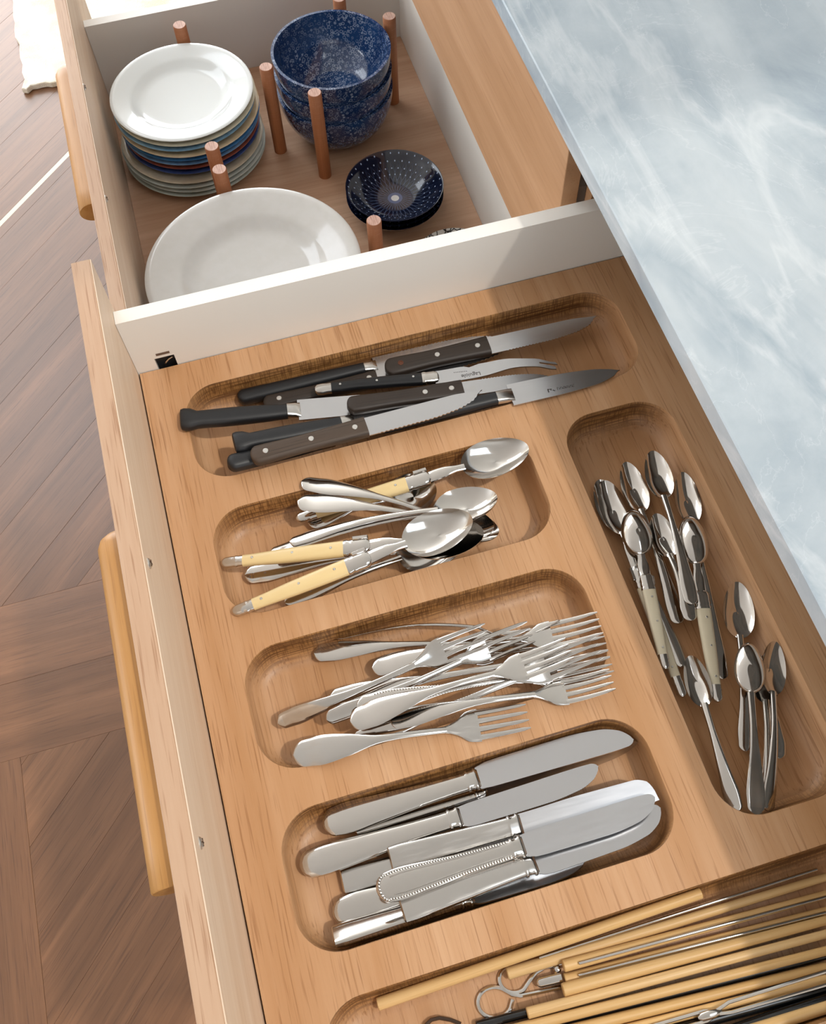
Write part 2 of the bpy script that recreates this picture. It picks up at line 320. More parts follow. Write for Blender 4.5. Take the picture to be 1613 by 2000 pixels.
_t = NT('black and white glaze'); _c = _t.coord(); _v = _t.n('ShaderNodeTexVoronoi'); _t.put(_v.inputs['Vector'], _c); _v.feature = 'DISTANCE_TO_EDGE'; _v.inputs['Scale'].default_value = 120
_t.set(Base_Color=_t.mix(_t.rng(_v.outputs['Distance'], 0.05, 0.12), lin('17181C'), lin('C9C6C0')), Roughness=0.15); M['lattice'] = _t.m

# ------------------------------------------------------------------ large structure: room
FL = -0.73; CE = 1.80
def struct(name, mb, m, parent=None): return tag(mb.build(name, m, parent, smooth=False), kind='structure' if parent is None else None)
floor = struct('floor', MB().box(-3.4, 2.4, -2.7, 5.0, FL - 0.06, FL - 0.004), M['joint'])
def slab_hole(mb, x0, x1, y0, y1, z0, z1, hx0, hx1, hy0, hy1):
    mb.box(x0, hx0, y0, y1, z0, z1); mb.box(hx1, x1, y0, y1, z0, z1); mb.box(hx0, hx1, y0, hy0, z0, z1); mb.box(hx0, hx1, hy1, y1, z0, z1); return mb
struct('ceiling', slab_hole(slab_hole(MB(), -3.4, 2.4, -2.7, 0.8, CE, CE + 0.05, 0.5, 1.6, -1.1, 0.02), -3.4, 2.4, 0.8, 5.0, CE, CE + 0.05, -1.8, -0.4, 2.3, 3.9), M['ceiling'])
def wall_hole_y(y0, y1, hx0, hx1, hz0, hz1):
    return MB().box(-3.4, hx0, y0, y1, FL, CE).box(hx1, 2.4, y0, y1, FL, CE).box(hx0, hx1, y0, y1, FL, hz0).box(hx0, hx1, y0, y1, hz1, CE)
struct('wall_far', wall_hole_y(5.0, 5.08, -3.0, 1.2, -0.6, 1.74), M['wall'])
struct('wall_near', wall_hole_y(-2.78, -2.7, -1.0, 1.4, 0.1, 1.4), plain('taupe wall paint', '9A8C7E', 0.9))
struct('wall_left', MB().box(-3.48, -3.4, -2.7, -0.4, FL, CE).box(-3.48, -3.4, 2.2, 5.0, FL, CE).box(-3.48, -3.4, -0.4, 2.2, FL, 0.1).box(-3.48, -3.4, -0.4, 2.2, 1.4, CE), M['wall'])
struct('wall_right', MB().box(2.4, 2.48, -2.7, 5.0, FL, CE), M['wall'])

# floor planks: a cross band of two boards, diagonal strips on both sides
def plank(poly):
    me = MB(); c = Vector((sum(p[0] for p in poly) / len(poly), sum(p[1] for p in poly) / len(poly)))
    return me, c
def clip(poly, nx, ny, d):
    out = []
    for i in range(len(poly)):
        a, b = poly[i], poly[(i + 1) % len(poly)]; da, db = a[0]*nx + a[1]*ny - d, b[0]*nx + b[1]*ny - d
        if da <= 0: out.append(a)
        if (da < 0 < db) or (db < 0 < da):
            t = da / (da - db); out.append((a[0] + (b[0]-a[0])*t, a[1] + (b[1]-a[1])*t))
    return out
def clean(poly):
    out = []
    for p in poly:
        if not out or (abs(p[0]-out[-1][0]) + abs(p[1]-out[-1][1])) > 2e-3: out.append(p)
    if len(out) > 1 and abs(out[0][0]-out[-1][0]) + abs(out[0][1]-out[-1][1]) < 2e-3: out.pop()
    return out
def add_plank(poly, ang, m=None, gap=0.0001):
    poly = clean(poly)
    if len(poly) < 3: return
    ca, sa = math.cos(ang), math.sin(ang)
    cx = sum(p[0] for p in poly) / len(poly); cy = sum(p[1] for p in poly) / len(poly)
    loc = [((p[0]-cx)*ca + (p[1]-cy)*sa, -(p[0]-cx)*sa + (p[1]-cy)*ca) for p in poly]
    A = sum(loc[i][0]*loc[(i+1) % len(loc)][1] - loc[(i+1) % len(loc)][0]*loc[i][1] for i in range(len(loc))) / 2
    if A < 0: loc.reverse()
    if abs(A) < 3e-5: return
    loc = inset(loc, gap)
    mb = MB().prism(loc, 0.0, 0.0037 + random.uniform(0, 0.0002), 0.0002)
    o = mb.build('plank', m or M['plank'], floor, smooth=False); o.location = (cx, cy, FL - 0.0037); o.rotation_euler = (0, 0, ang)
X0, X1 = -1.9, 0.34
for y0, y1 in ((0.638, 0.776), (0.512, 0.638)): add_plank([(X0, y0), (X1, y0), (X1, y1), (X0, y1)], 0.0)
wd = 0.1266
def diagonal(ya, yb, xa, xb, c0, k0, k1):
    for k in range(k0, k1):
        poly = [(xa, ya), (xb, ya), (xb, yb), (xa, yb)]
        lo, hi = c0 + k * wd, c0 + (k + 1) * wd           # lo <= y - x <= hi
        poly = clip(poly, -1, 1, hi); poly = clip(poly, 1, -1, -lo) if poly else poly
        if not poly: continue
        if abs(lo - 2.06) < wd * 0.55 and ya > 0.7:        # a narrow pale strip between two boards
            mid = 2.090
            a = clip(poly, -1, 1, mid); b = clip(clip(poly, 1, -1, -mid), -1, 1, mid + 0.016); c = clip(poly, 1, -1, -(mid + 0.016))
            add_plank(a, R(45)); add_plank(b, R(45), M['pale_strip']); add_plank(c, R(45)); continue
        add_plank(poly, R(45))
diagonal(0.776, 4.2, X0, X1, 1.30, -8, 40)
diagonal(-1.5, 0.512, -0.518, X1, 0.637, -20, 9)
for x0, x1 in ((-0.615, -0.518), (-0.712, -0.615)): add_plank([(x0, -1.5), (x1, -1.5), (x1, 0.512), (x0, 0.512)], R(90))
diagonal(-1.5, 0.512, X0, -0.712, 0.637, -6, 18)

# ------------------------------------------------------------------ cabinet, worktop
WZ0, WZ1, WX = 0.150, 0.170, 0.309
wt = MB().box(WX, 1.25, -0.55, 3.2, WZ0, WZ1, 0.0012).build('worktop', M['marble'], ang=25)
tag(wt, 'thin polished blue-grey marble worktop with white veins above the drawers', 'worktop')
cab = empty('cabinet', Matrix.Translation((0.7, 0.6, FL)))
tag(cab, 'oak kitchen cabinet carcass under the marble worktop', 'cabinet')
def inworld(o, parent): o.matrix_parent_inverse = parent.matrix_world.inverted(); return o
bpy.context.view_layer.update()
inworld(MB().box(0.345, 0.95, 0.6195, 0.6315, FL + 0.1, WZ0 - 0.001).build('divider_panel', M['veneer'], cab, False), cab)
inworld(MB().box(0.345, 0.95, -0.172, -0.16, FL + 0.1, WZ0 - 0.001).build('side_panel', M['veneer'], cab, False), cab)
inworld(MB().box(0.345, 0.95, 1.62, 1.632, FL + 0.1, WZ0 - 0.001).build('side_panel', M['veneer'], cab, False), cab)
inworld(MB().box(0.95, 0.962, -0.172, 1.632, FL + 0.1, WZ0 - 0.001).build('back_panel', M['veneer'], cab, False), cab)
inworld(MB().box(0.345, 0.949, -0.159, 1.619, FL + 0.1, FL + 0.116).build('bottom_panel', M['veneer'], cab, False), cab)
inworld(MB().box(0.36, 0.94, -0.15, 1.61, FL, FL + 0.099).build('plinth', M['veneer'], cab, False), cab)
cd = empty('drawer', Matrix.Translation((0.32, 1.04, -0.073))); bpy.context.view_layer.update()
tag(cd, 'closed oak drawer between the marble worktop and the open plate drawer', 'drawer')
inworld(MB().box(0.3205, 0.3375, 0.6335, 1.618, -0.0725, 0.1345, 0.0006).build('drawer_front', M['veneer'], cd, False), cd)
inworld(MB().box(0.3377, 0.36, 0.66, 1.59, -0.05, 0.05).build('drawer_box', M['white'], cd, False), cd)

# ------------------------------------------------------------------ open drawers
def screw(parent, x, y, z):
    mb = MB()
    prof = [(0.0042, 0.0), (0.0042, 0.0004), (0.0034, 0.0014), (0.0018, 0.0019), (0.0004, 0.002)]
    rings = [[(x + h, y + r * math.cos(2*math.pi*i/18), z + r * math.sin(2*math.pi*i/18)) for i in range(18)] for r, h in prof]
    mb.rings(rings)
    s = mb.build('screw', M['rivet'], parent)
    MB().box(x + 0.0017, x + 0.0022, y - 0.0026, y + 0.0026, z - 0.0004, z + 0.0004).box(x + 0.0017, x + 0.0022, y - 0.0004, y + 0.0004, z - 0.0026, z + 0.0026).build('screw_slot', M['joint'], s, False)
def pull(parent, x, y0, y1, z, hh, dep):
    """half-round wooden bar on the outer face of a front"""
    rings = []
    ys = [y0, y0 + 0.001] + [y0 + (y1 - y0) * k / 10 for k in range(1, 10)] + [y1 - 0.012, y1 - 0.006, y1 - 0.002, y1]
    for y in ys:
        e = max(0.0, (y - (y1 - 0.012)) / 0.012); sc = math.sqrt(max(0.0, 1 - (0.92 * e) ** 2)); sc *= 0.96 if y == y0 else 1
        ring = []
        for k in range(13):
            a = R(-90 + 180 * k / 12); ring.append((x - dep * sc * math.cos(a) ** 0.75 if math.cos(a) > 1e-6 else x, y, z + hh * sc * math.sin(a)))
        rings.append(ring)
    MB().rings(rings).build('handle', M['handle'], parent, ang=50)
def front(parent, xo, xi, y0, y1, z0, z1):
    f = MB().box(xo, xi - 0.0008, y0, y1, z0, z1, 0.0007).build('drawer_front', M['front'], parent, False)
    MB().box(xi - 0.0008, xi, y0 + 0.0005, y1 - 0.0005, z0, z1 - 0.0005).build('inner_face', M['front_pale'], f, False)
    return f
# cutlery drawer
XI = -0.1175
dr = empty('drawer'); tag(dr, 'open oak fronted drawer holding the cutlery tray', 'drawer')
front(dr, -0.1345, XI, -0.168, 0.6285, -0.075, 0.1345)
pull(dr, -0.1346, 0.111, 0.3755, 0.106, 0.014, 0.0205)
screw(dr, XI, 0.3366, 0.1195); screw(dr, XI, 0.1323, 0.1165)
mb = MB(); mb.box(XI + 0.0003, -0.0975, 0.6032, 0.618, -0.06, 0.0755).box(-0.0785, 0.53, 0.6032, 0.618, -0.06, 0.0755)
mb.box(-0.0975, -0.0785, 0.6032, 0.618, 0.0155, 0.0755)
mb.build('drawer_side', M['white'], dr, False)
MB().box(XI + 0.0003, 0.53, -0.133, -0.118, -0.06, 0.0755).build('drawer_side', M['white'], dr, False)
MB().box(0.53, 0.545, -0.133, 0.618, -0.06, 0.0755).build('drawer_back', M['white'], dr, False)
MB().box(XI + 0.0003, 0.53, -0.1178, 0.603, -0.06, -0.046).build('drawer_base', M['white'], dr, False)
c = MB().box(-0.0972, -0.0788, 0.6085, 0.6175, -0.03, 0.0152).build('drawer_clip', M['black'], dr, False); c['label'] = 'black plastic clip in a notch of the white side'
MB().tube([(-0.090, 0.6075, 0.0005), (-0.085, 0.6068, 0.0065), (-0.081, 0.6068, 0.0085)], 0.0010, 6).build('clip_spring', M['steel'], c)
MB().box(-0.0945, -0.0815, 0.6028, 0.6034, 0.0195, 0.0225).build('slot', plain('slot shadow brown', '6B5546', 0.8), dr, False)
# plate drawer
PX, PZ = -0.128, -0.0755; PF = -0.324; PB = 0.372
pd = empty('drawer'); tag(pd, 'open deep oak fronted drawer with plates and bowls between wooden pegs', 'drawer')
front(pd, -0.1445, PX, 0.6335, 1.618, PF - 0.03, PZ)
pull(pd, -0.1446, 0.944, 1.212, -0.107, 0.014, 0.0215)
screw(pd, PX, 1.137, -0.0805); screw(pd, PX, 0.9325, -0.0805)
MB().box(PX + 0.0003, PB + 0.012, 1.428, 1.444, PF - 0.012, -0.196).build('drawer_side', M['white'], pd, False)
MB().box(PX + 0.0003, PB + 0.012, 0.650, 0.666, PF - 0.012, -0.196).build('drawer_side', M['white'], pd, False)
MB().box(PB, PB + 0.012, 0.6662, 1.4278, PF - 0.012, -0.196).build('drawer_back', M['white'], pd, False)
MB().box(PX + 0.0003, PB - 0.0003, 0.6662, 1.4278, PF - 0.012, PF).build('peg_board', M['base'], pd, False)
def peg(px, py, label, lean=0.0):
    p = at(px, py, -0.172)
    o = MB().lathe([(0.0098, 0.0), (0.0098, 0.1508), (0.0090, 0.152)], 28).build('peg', M['peg']); o.location = (p.x, p.y, PF)
    tag(o, label, 'peg', 'upright pegs in the plate drawer')
peg(519, 130, 'round wooden peg between the side plates and the blue bowls')
peg(614, 180, 'round wooden peg standing in front of the blue bowls')
peg(760, 31, 'round wooden peg between the blue bowls and the drawer back')
peg(662, -4, 'round wooden peg mostly hidden behind the blue bowls')
peg(350, 48, 'round wooden peg between the side plates and the far white drawer wall')
peg(413, 285, 'round wooden peg close against the side plate stack')
peg(428, 330, 'round wooden peg close against the rim of the large dinner plate')
peg(730, 430, 'round wooden peg between the large dinner plate and the navy dishes')

# ------------------------------------------------------------------ crockery
def plate_prof(r, h=0.020, t=0.0042, foot=0.56, well=0.64):
    top = [(0.0005, h*0.28), (r*well*0.8, h*0.28), (r*well, h*0.36), (r*(well+0.06), h*0.62), (r*(well+0.12), h*0.74), (r*0.93, h*0.94), (r*0.985, h), (r, h - t*0.3)]
    bot = [(r*0.99, h - t*0.8), (r*0.93, h*0.94 - t), (r*(well+0.10), h*0.74 - t*1.1), (r*(well), h*0.16), (r*(foot+0.03), 0.0012), (r*(foot+0.02), 0.0), (r*foot, 0.0), (r*(foot-0.02), h*0.12), (0.0005, h*0.12)]
    return list(reversed(top + bot))
def put(o, x, y, z, tilt=(0, 0)):
    o.location = (x, y, z); o.rotation_euler = (R(tilt[0]), R(tilt[1]), random.uniform(0, 3)); return o
GS = 'side plates stacked in the plate drawer'
stack = [  # from the bottom: dx, dy, radius, colours, label
    (-.0020, .016, .1100, ('C9D3CC', 'BFCAC3'), 'pale green-white side plate at the very bottom of the stack'),
    (-.0005, .013, .1095, ('D3D8D0', 'C6CFC8'), 'pale grey-white side plate resting on the bottom plate of the stack'),
    (-.0020, .011, .1100, ('C6CEC8', 'B9C4BF'), 'pale sage side plate directly under the wide beige plate'),
    (-.0010, .008, .1085, ('CFC4AE', 'C2B69F'), 'beige side plate with a wide rim low in the stack'),
    (.0015, .011, .1035, ('3E5288', '33457A'), 'slate blue side plate under the rust red one'),
    (.0025, .009, .1030, ('93503F', '834436'), 'rust red side plate in the middle of the stack'),
    (.0020, .007, .1042, ('7DA0C4', '6288B0'), 'light blue side plate on top of the rust red one'),
    (.0030, .005, .1055, ('3F7DB6', '336DA5'), 'bright blue side plate under the sand coloured plate'),
    (.0025, .001, .1060, ('D6C4A4', 'C8B593'), 'sand coloured side plate with a broad rim high in the stack'),
    (-.0005, .001, .1040, ('86AFCB', '6F9BBB'), 'grey-blue side plate two below the white one'),
    (.0015, -.001, .1046, ('D2D0BA', 'C6C4AE'), 'cream side plate just under the white one'),
    (.0000, -.003, .1040, None, 'glossy white side plate on top of the stack'),
]
zz = PF; n = len(stack); offs = [0.0098] * n
for i, (dx, dy, r, cc, lab) in enumerate(stack):
    m = M['porcelain'] if cc is None else glaze('glaze ' + cc[0], *cc)
    o = MB().lathe(plate_prof(r, 0.0195, 0.0034), 72).build('side_plate', m, ang=60)
    put(o, -0.0095 + dx, 1.2385 + dy, zz + 0.0001); tag(o, lab, 'plate', GS); zz += 0.0104
# large dinner plates
for i, lab in enumerate(['large cream dinner plate at the bottom of its own stack', 'large cream dinner plate second from the bottom of its stack',
                         'large cream dinner plate in the middle of its stack', 'large cream dinner plate just under the top one of its stack',
                         'large cream dinner plate on top, beside the white drawer side']):
    o = MB().lathe(plate_prof(0.140, 0.026, 0.005, 0.55, 0.60), 96).build('dinner_plate', M['cream_glaze'], ang=60)
    put(o, 0.022, 0.8815 - 0.0006 * i, PF + 0.0001 + i * 0.0268); tag(o, lab, 'plate', 'large dinner plates in the plate drawer')
# blue bowls
def bowl_prof(r, h, t=0.0042, foot=0.42):
    out = [(r * foot * 0.9, 0.0), (r * foot, 0.0), (r * foot * 1.02, h * 0.06)]
    inn = []
    for k in range(13):
        u = k / 12; rr = r * (foot * 1.02 + (1 - foot * 1.02) * math.sin(u * math.pi / 2) ** 0.92); z = h * 0.06 + (h - h * 0.06) * (1 - math.cos(u * math.pi / 2)) ** 0.95
        if k: out.append((rr, z))
        inn.append((max(0.0005, rr - t), z + t * (1 - u)))
    inn = [(0.0005, h * 0.06 + t * 0.9)] + inn
    return [(0.0005, 0.004), (r * foot * 0.86, 0.004)] + out[0:] + list(reversed(inn))
for i, lab in enumerate(['blue flowered bowl at the bottom of the nest', 'blue flowered bowl in the middle of the nest', 'blue flowered bowl on top of the nest']):
    o = MB().lathe(bowl_prof(0.0885, 0.0805), 72).build('bowl', M['blue_floral'], ang=60)
    put(o, 0.2170, 1.2420, PF + 0.0001 + i * 0.0322); tag(o, lab, 'bowl', 'nested blue bowls')
for i, lab in enumerate(['navy dish at the bottom of its stack', 'navy dish between two others', 'navy dish with fine rays and a white centre on top of its stack']):
    p = [(0.0005, 0.003), (0.032, 0.003), (0.034, 0.0), (0.038, 0.0), (0.039, 0.004), (0.055, 0.013), (0.067, 0.025), (0.0715, 0.032), (0.0722, 0.0330), (0.0700, 0.0326), (0.064, 0.0262), (0.053, 0.0165), (0.040, 0.0088), (0.025, 0.0068), (0.0005, 0.0064)]
    o = MB().lathe(p, 72).build('dish', M['navy_rays'], ang=60); o.location = (0.2555, 1.0465, PF + 0.0001 + i * 0.0088)
    tag(o, lab, 'dish', 'navy dishes in the plate drawer')
p = [(0.0005, 0.002), (0.030, 0.002), (0.031, 0.0), (0.034, 0.0), (0.035, 0.003), (0.050, 0.014), (0.0585, 0.0285), (0.0575, 0.0290), (0.047, 0.0160), (0.034, 0.0060), (0.0005, 0.0055)]
o = MB().lathe(p, 48).build('dish', M['lattice'], ang=60); o.location = (0.3045, 0.9035, PF + 0.0001)
tag(o, 'small black and white patterned dish half hidden beside the white drawer side', 'dish')

# ------------------------------------------------------------------ cutlery tray
DEP, FIL, RC = 0.030, 0.017, 0.033
POCK = dict(A=(-0.0815, 0.3555, 0.4645, 0.5705), B=(-0.0815, 0.2150, 0.3258, 0.4318), C=(-0.0815, 0.2150, 0.1898, 0.2958),
            D=(-0.0815, 0.2150, 0.0528, 0.1590), E=(0.2500, 0.3560, 0.0545, 0.4328), F=(-0.0815, 0.3560, -0.0840, 0.0225))
import bmesh
def make_tray():
    bm = bmesh.new(); x0, x1, y0, y1 = -0.1160, 0.3860, -0.1165, 0.6024
    es = []
    def loop(pts, z):
        vs = [bm.verts.new((x, y, z)) for x, y in pts]; e = [bm.edges.new((vs[i], vs[(i + 1) % len(vs)])) for i in range(len(vs))]; return vs, e
    vo, eo = loop([(x0, y0), (x1, y0), (x1, y1), (x0, y1)], 0.0); es += eo; tops = []
    for k, (a, b, c, d) in POCK.items():
        v, e = loop(rrect(a, b, c, d, RC), 0.0); es += e; tops.append((v, (a, b, c, d)))
    bmesh.ops.triangle_fill(bm, use_beauty=True, use_dissolve=False, edges=es)
    for vs, (a, b, c, d) in tops:
        prev = vs
        prof = [(0.0006, -0.0009), (0.0012, -(DEP - FIL))] + [(0.0012 + FIL * (1 - math.cos(R(t))), -(DEP - FIL) - FIL * math.sin(R(t))) for t in (15, 30, 45, 60, 75, 90)]
        for i, z in prof:
            cur = [bm.verts.new((x, y, z)) for x, y in rrect(a + i, b - i, c + i, d - i, RC - i)]
            for q in range(len(cur)):
                j = (q + 1) % len(cur); bm.faces.new((prev[q], prev[j], cur[j], cur[q]))
            prev = cur
        bm.faces.new(prev)
    # rim down to the underside
    lo = [bm.verts.new((v.co.x, v.co.y, -0.045)) for v in vo]
    for i in range(4): bm.faces.new((vo[i], vo[(i + 1) % 4], lo[(i + 1) % 4], lo[i]))
    bm.faces.new(lo); bmesh.ops.recalc_face_normals(bm, faces=bm.faces[:])
    me = bpy.data.meshes.new('cutlery_tray'); bm.to_mesh(me); bm.free()
    me.polygons.foreach_set('use_smooth', [True] * len(me.polygons)); me.set_sharp_from_angle(angle=R(32)); me.materials.append(M['tray'])
    o = bpy.data.objects.new('cutlery_tray', me); COL.objects.link(o)
    return tag(o, 'solid oak cutlery tray with six rounded hollows in the open drawer', 'tray')
make_tray()

# ------------------------------------------------------------------ cutlery builders (local x: handle end -> tip)
def sample(keys, n): return [keys[0][0] + (keys[-1][0] - keys[0][0]) * i / (n - 1) for i in range(n)]
def flat_handle(mb, x1, hw, neck, arch, t=0.0022, z0=0.0, z1=0.0):
    """spatulate handle from 0 to x1: broad rounded end, slim neck, slight arch"""
    keys = [(0.0, hw * 0.9, 0.0014), (0.10, hw, 0.0017), (0.28, hw * 0.78, 0.0020), (0.55, neck * 1.25, 0.0026), (0.75, neck, 0.0032), (1.0, neck * 1.05, 0.0030)]
    secs = []
    for i in range(11):
        a = R(90 * (i + 0.3) / 11); x = hw * 0.85 * (1 - math.cos(a)); secs.append((x, hw * 0.90 * math.sin(a), 0.0013, z0, 0.0005, 0.0))
    for i in range(1, 23):
        s = i / 22; x = hw * 0.85 + (x1 - hw * 0.85) * s; h, tt = interp(keys, s)
        secs.append((x, h, tt, z0 + (z1 - z0) * s + arch * math.sin(math.pi * min(1, s)) , 0.0006 * (1 - s), 0.0))
    return mb.loft(secs, 14, 0.8, 0.8)
def bowl_shell(mb, cx, a, b, depth, z=0.0, t=0.0011, egg=0.14, nr=8, ns=36):
    top = []; bot = []
    for i in range(nr + 1):
        r = i / nr
        for j in range(ns):
            th = 2 * math.pi * j / ns; c, s = math.cos(th), math.sin(th)
            x = cx + a * r * c; y = b * r * s * (1 - egg * c * r); zz = z - depth * (1 - r * r) ** 0.9 - depth * 0.10 * (1 - r * r) * c
            top.append((x, y, zz)); q = r if i < nr else 1.0
            bot.append((cx + a * (r * 1.0) * c, b * r * s * (1 - egg * c * r), zz - t))
    f = []; N = len(top)
    for i in range(nr):
        for j in range(ns):
            k = (j + 1) % ns; A, B, C_, D_ = i*ns + j, i*ns + k, (i+1)*ns + k, (i+1)*ns + j
            if i == 0: f.append((A, D_, C_)); f.append((N + A, N + C_, N + D_))
            else: f.append((A, D_, C_, B)); f.append((N + A, N + B, N + C_, N + D_))
    for j in range(ns):
        k = (j + 1) % ns; f.append((nr*ns + j, N + nr*ns + j, N + nr*ns + k, nr*ns + k))
    return mb.add(top + bot, f)
def spoon(p1, p2, label, group, name='spoon', lb=0.30, wb=0.0175, hw=0.0095, roll=0, depth=0.0085, arch=0.006, m='steel'):
    Mx, L = frame(p1, p2, roll); e = empty(name, Mx); tag(e, label, 'spoon', group)
    a = L * lb / 2; cx = L - a
    flat_handle(MB(), L - 2 * a + 0.003, hw, 0.0027, arch).build('handle', M[m], e)
    bowl_shell(MB(), cx, a, wb, depth).build('spoon_bowl', M[m], e, ang=60)
    return e
def resin_spoon(p1, p2, label, group, lb=0.29, wb=0.0195, roll=0, k=1.0, resin='ivory'):
    """spoon with a riveted resin handle between a steel end cap and a steel bolster"""
    Mx, L = frame(p1, p2, roll); e = empty('spoon', Mx); tag(e, label, 'spoon', group)
    xc, xi, xb = L * 0.085, L * 0.475, L * 0.575; a = L * lb / 2; cx = L - a
    h0, h1, h2 = 0.0052 * k, 0.0068 * k, 0.0074 * k; th = 0.0085 * k
    secs = []
    for i in range(6):
        q = R(90 * (i + 0.25) / 6); secs.append((h0 * 1.1 * (1 - math.cos(q)), h0 * math.sin(q), th * 0.8 * (0.5 + 0.5 * math.sin(q)), 0, 0, 0))
    for s in (0.5, 0.62, 0.66, 0.72, 0.78, 0.82, 0.9, 1.0):
        secs.append((xc * s if xc * s > h0 * 1.1 else h0 * 1.1 + 0.0002 * s, h0 * (1.06 if s in (0.66, 0.72) else 0.98 if s in (0.62, 0.78) else 1.0), th * 0.82, 0, 0, 0))
    secs.sort(); MB().loft(secs, 16, 0.7, 0.75).build('end_cap', M['steel'], e)
    keys = [(0.0, h0, th * 0.82), (0.5, h1, th), (1.0, h2, th * 0.98)]; secs = []
    for i in range(14):
        s = i / 13; hh, tt = interp(keys, s); secs.append((xc + (xi - xc) * s, hh, tt, 0, 0, 0))
    MB().loft(secs, 16, 0.7, 0.7).build('handle', M[resin], e)
    for s in (0.10, 0.50, 0.88):
        x = xc + (xi - xc) * s; rz = th * 0.5 * (0.86 + 0.14 * s); rp = [(0.0012 * k, -0.0002), (0.0012 * k, 0.0002), (0.0009 * k, 0.0005)]
        MB().lathe(rp, 12, (x, 0.0008, rz)).lathe([(r, -z) for r, z in reversed(rp)], 12, (x, 0.0008, -rz)).build('rivet', M['rivet'], e)
    secs = []
    for s, q in ((0, .98), (.05, 1.05), (.14, 1.05), (.18, .97), (.24, .97), (.28, 1.04), (.36, 1.04), (.42, .98), (.7, 1.02), (.88, .95), (.96, .75), (1.0, .5)):
        secs.append((xi + (xb - xi) * s, h2 * q, th * (0.98 if s < .9 else .7), 0, 0, 0))
    b = MB().loft(secs, 16, 0.6, 0.7).build('bolster', M['steel'], e)
    MB().box(xi + (xb - xi) * .35, xi + (xb - xi) * .95, h2 * .75, h2 * 1.25, th * .1, th * .55, .0006).build('spring_tab', M['steel'], b)
    secs = []; keys = [(0, h2 * .8, .0042), (.5, .0052, .0036), (.8, .0034, .0036), (1, .0036, .003)]
    for i in range(10):
        s = i / 9; hh, tt = interp(keys, s); x0, x1 = xb - 0.004, L - 2 * a + 0.003; secs.append((x0 + (x1 - x0) * s, hh, tt, -0.0005 + 0.002 * math.sin(math.pi * s), 0, 0))
    mb = MB().loft(secs, 14, .8, .8); mb.build('neck', M['steel'], e)
    bowl_shell(MB(), cx, a, wb, 0.0095 * k).build('spoon_bowl', M['steel'], e, ang=60)
    return e
def fork(p1, p2, label, group='table forks in the tray', hw=0.0098, wt_=0.0122, roll=0, lh=0.36, lt=0.21, beaded=False, dip=0.006, m='steel'):
    Mx, L = frame(p1, p2, roll); e = empty('fork', Mx); tag(e, label, 'fork', group)
    xh, xt = L * (1 - lh), L * (1 - lt)
    def zc(x):
        s = (x - xh) / (L - xh); return 0.0 if s < 0 else -dip * math.sin(math.pi * min(1, s * 1.0)) * (1 - 0.25 * s) + 0.001 * s
    h = flat_handle(MB(), xh + 0.002, hw, 0.0026, 0.006).build('handle', M[m], e)
    if beaded:
        mb = MB()
        for k in range(40):
            s = 0.06 + 0.72 * k / 39
            hh = interp([(0.0, hw * .9), (.1, hw), (.28, hw * .78), (.55, .0034), (.78, .0028)], s)[0] * .86
            for sg in (-1, 1): mb.lathe([(.0007, 0), (.0005, .0005), (.0001, .0007)], 6, (hw * .85 + (xh - hw * .85) * s, sg * hh, 0.006 * math.sin(math.pi * s) + .0013))
        mb.build('beading', M[m], h)
    secs = []; keys = [(0, .0028, .003), (.35, .0060, .0024), (.7, wt_ * .93, .0020), (1, wt_, .0018)]
    for i in range(12):
        s = i / 11; hh, t = interp(keys, s); x = xh + (xt - xh) * s; secs.append((x, hh, t, zc(x), 0, 0))
    MB().loft(secs, 16, .75, .8).build('head', M[m], e)
    gap = 2 * wt_ / 4
    for i in range(4):
        yc = -wt_ + gap * (i + .5); secs = []
        for j in range(9):
            s = j / 8; x = xt - .002 + (L - xt + .002) * s; ww = gap * .5 * (.74 - .34 * s) if s < 1 else gap * .08
            secs.append((x, ww, .0019 - .0007 * s, zc(x), 0, yc * (1 - .04 * s)))
        MB().loft(secs, 10, .85, .85).build('tine', M[m], e)
    return e
def blade_outline(x0, x1, w, kind='round', serr=0, s0=0.25, s1=0.97, amp=0.0006, my=1):
    """outline in XY, cutting edge towards -y, spine towards +y"""
    Lb = x1 - x0; low = []; up = []
    if kind == 'round':
        lk = [(0, -.42), (.04, -.5), (.12, -.54), (.6, -.56), (.82, -.44), (.93, -.20), (.985, .12), (1, .30)]
        uk = [(0, .42), (.05, .46), (.5, .50), (.85, .52), (.95, .50), (.985, .42), (1, .30)]
    elif kind == 'clip':
        lk = [(0, -.42), (.04, -.5), (.5, -.54), (.93, -.50), (1, -.46)]; uk = [(0, .42), (.5, .5), (.86, .5), (.95, .34), (.985, .0), (1, -.46)]
    elif kind == 'steak':
        lk = [(0, -.5), (.12, -.5), (.5, -.49), (.75, -.36), (.9, -.10), (1, .34)]; uk = [(0, .5), (.4, .49), (.75, .48), (1, .34)]
    else:   # pointed kitchen knife
        lk = [(0, -.5), (.4, -.5), (.75, -.42), (.92, -.22), (1, .0)]; uk = [(0, .5), (.4, .46), (.75, .32), (.92, .13), (1, .0)]
    N = 28; ns = max(N, serr * 4)
    for i in range(ns + 1):
        s = i / ns; s = s if serr else 1 - (1 - s) ** 2; y = interp(lk, s)[0] * w
        if serr and s0 <= s <= s1: y += amp * (1 - abs(((s - s0) / (s1 - s0) * serr * 2) % 2 - 1)) * 2 - amp
        low.append((x0 + Lb * s, y))
    for i in range(N, -1, -1):
        s = 1 - (1 - i / N) ** 2; up.append((x0 + Lb * s, interp(uk, s)[0] * w))
    pts = low + up[1:]
    if my < 0: pts = [(x, -y) for x, y in reversed(pts)]
    return pts
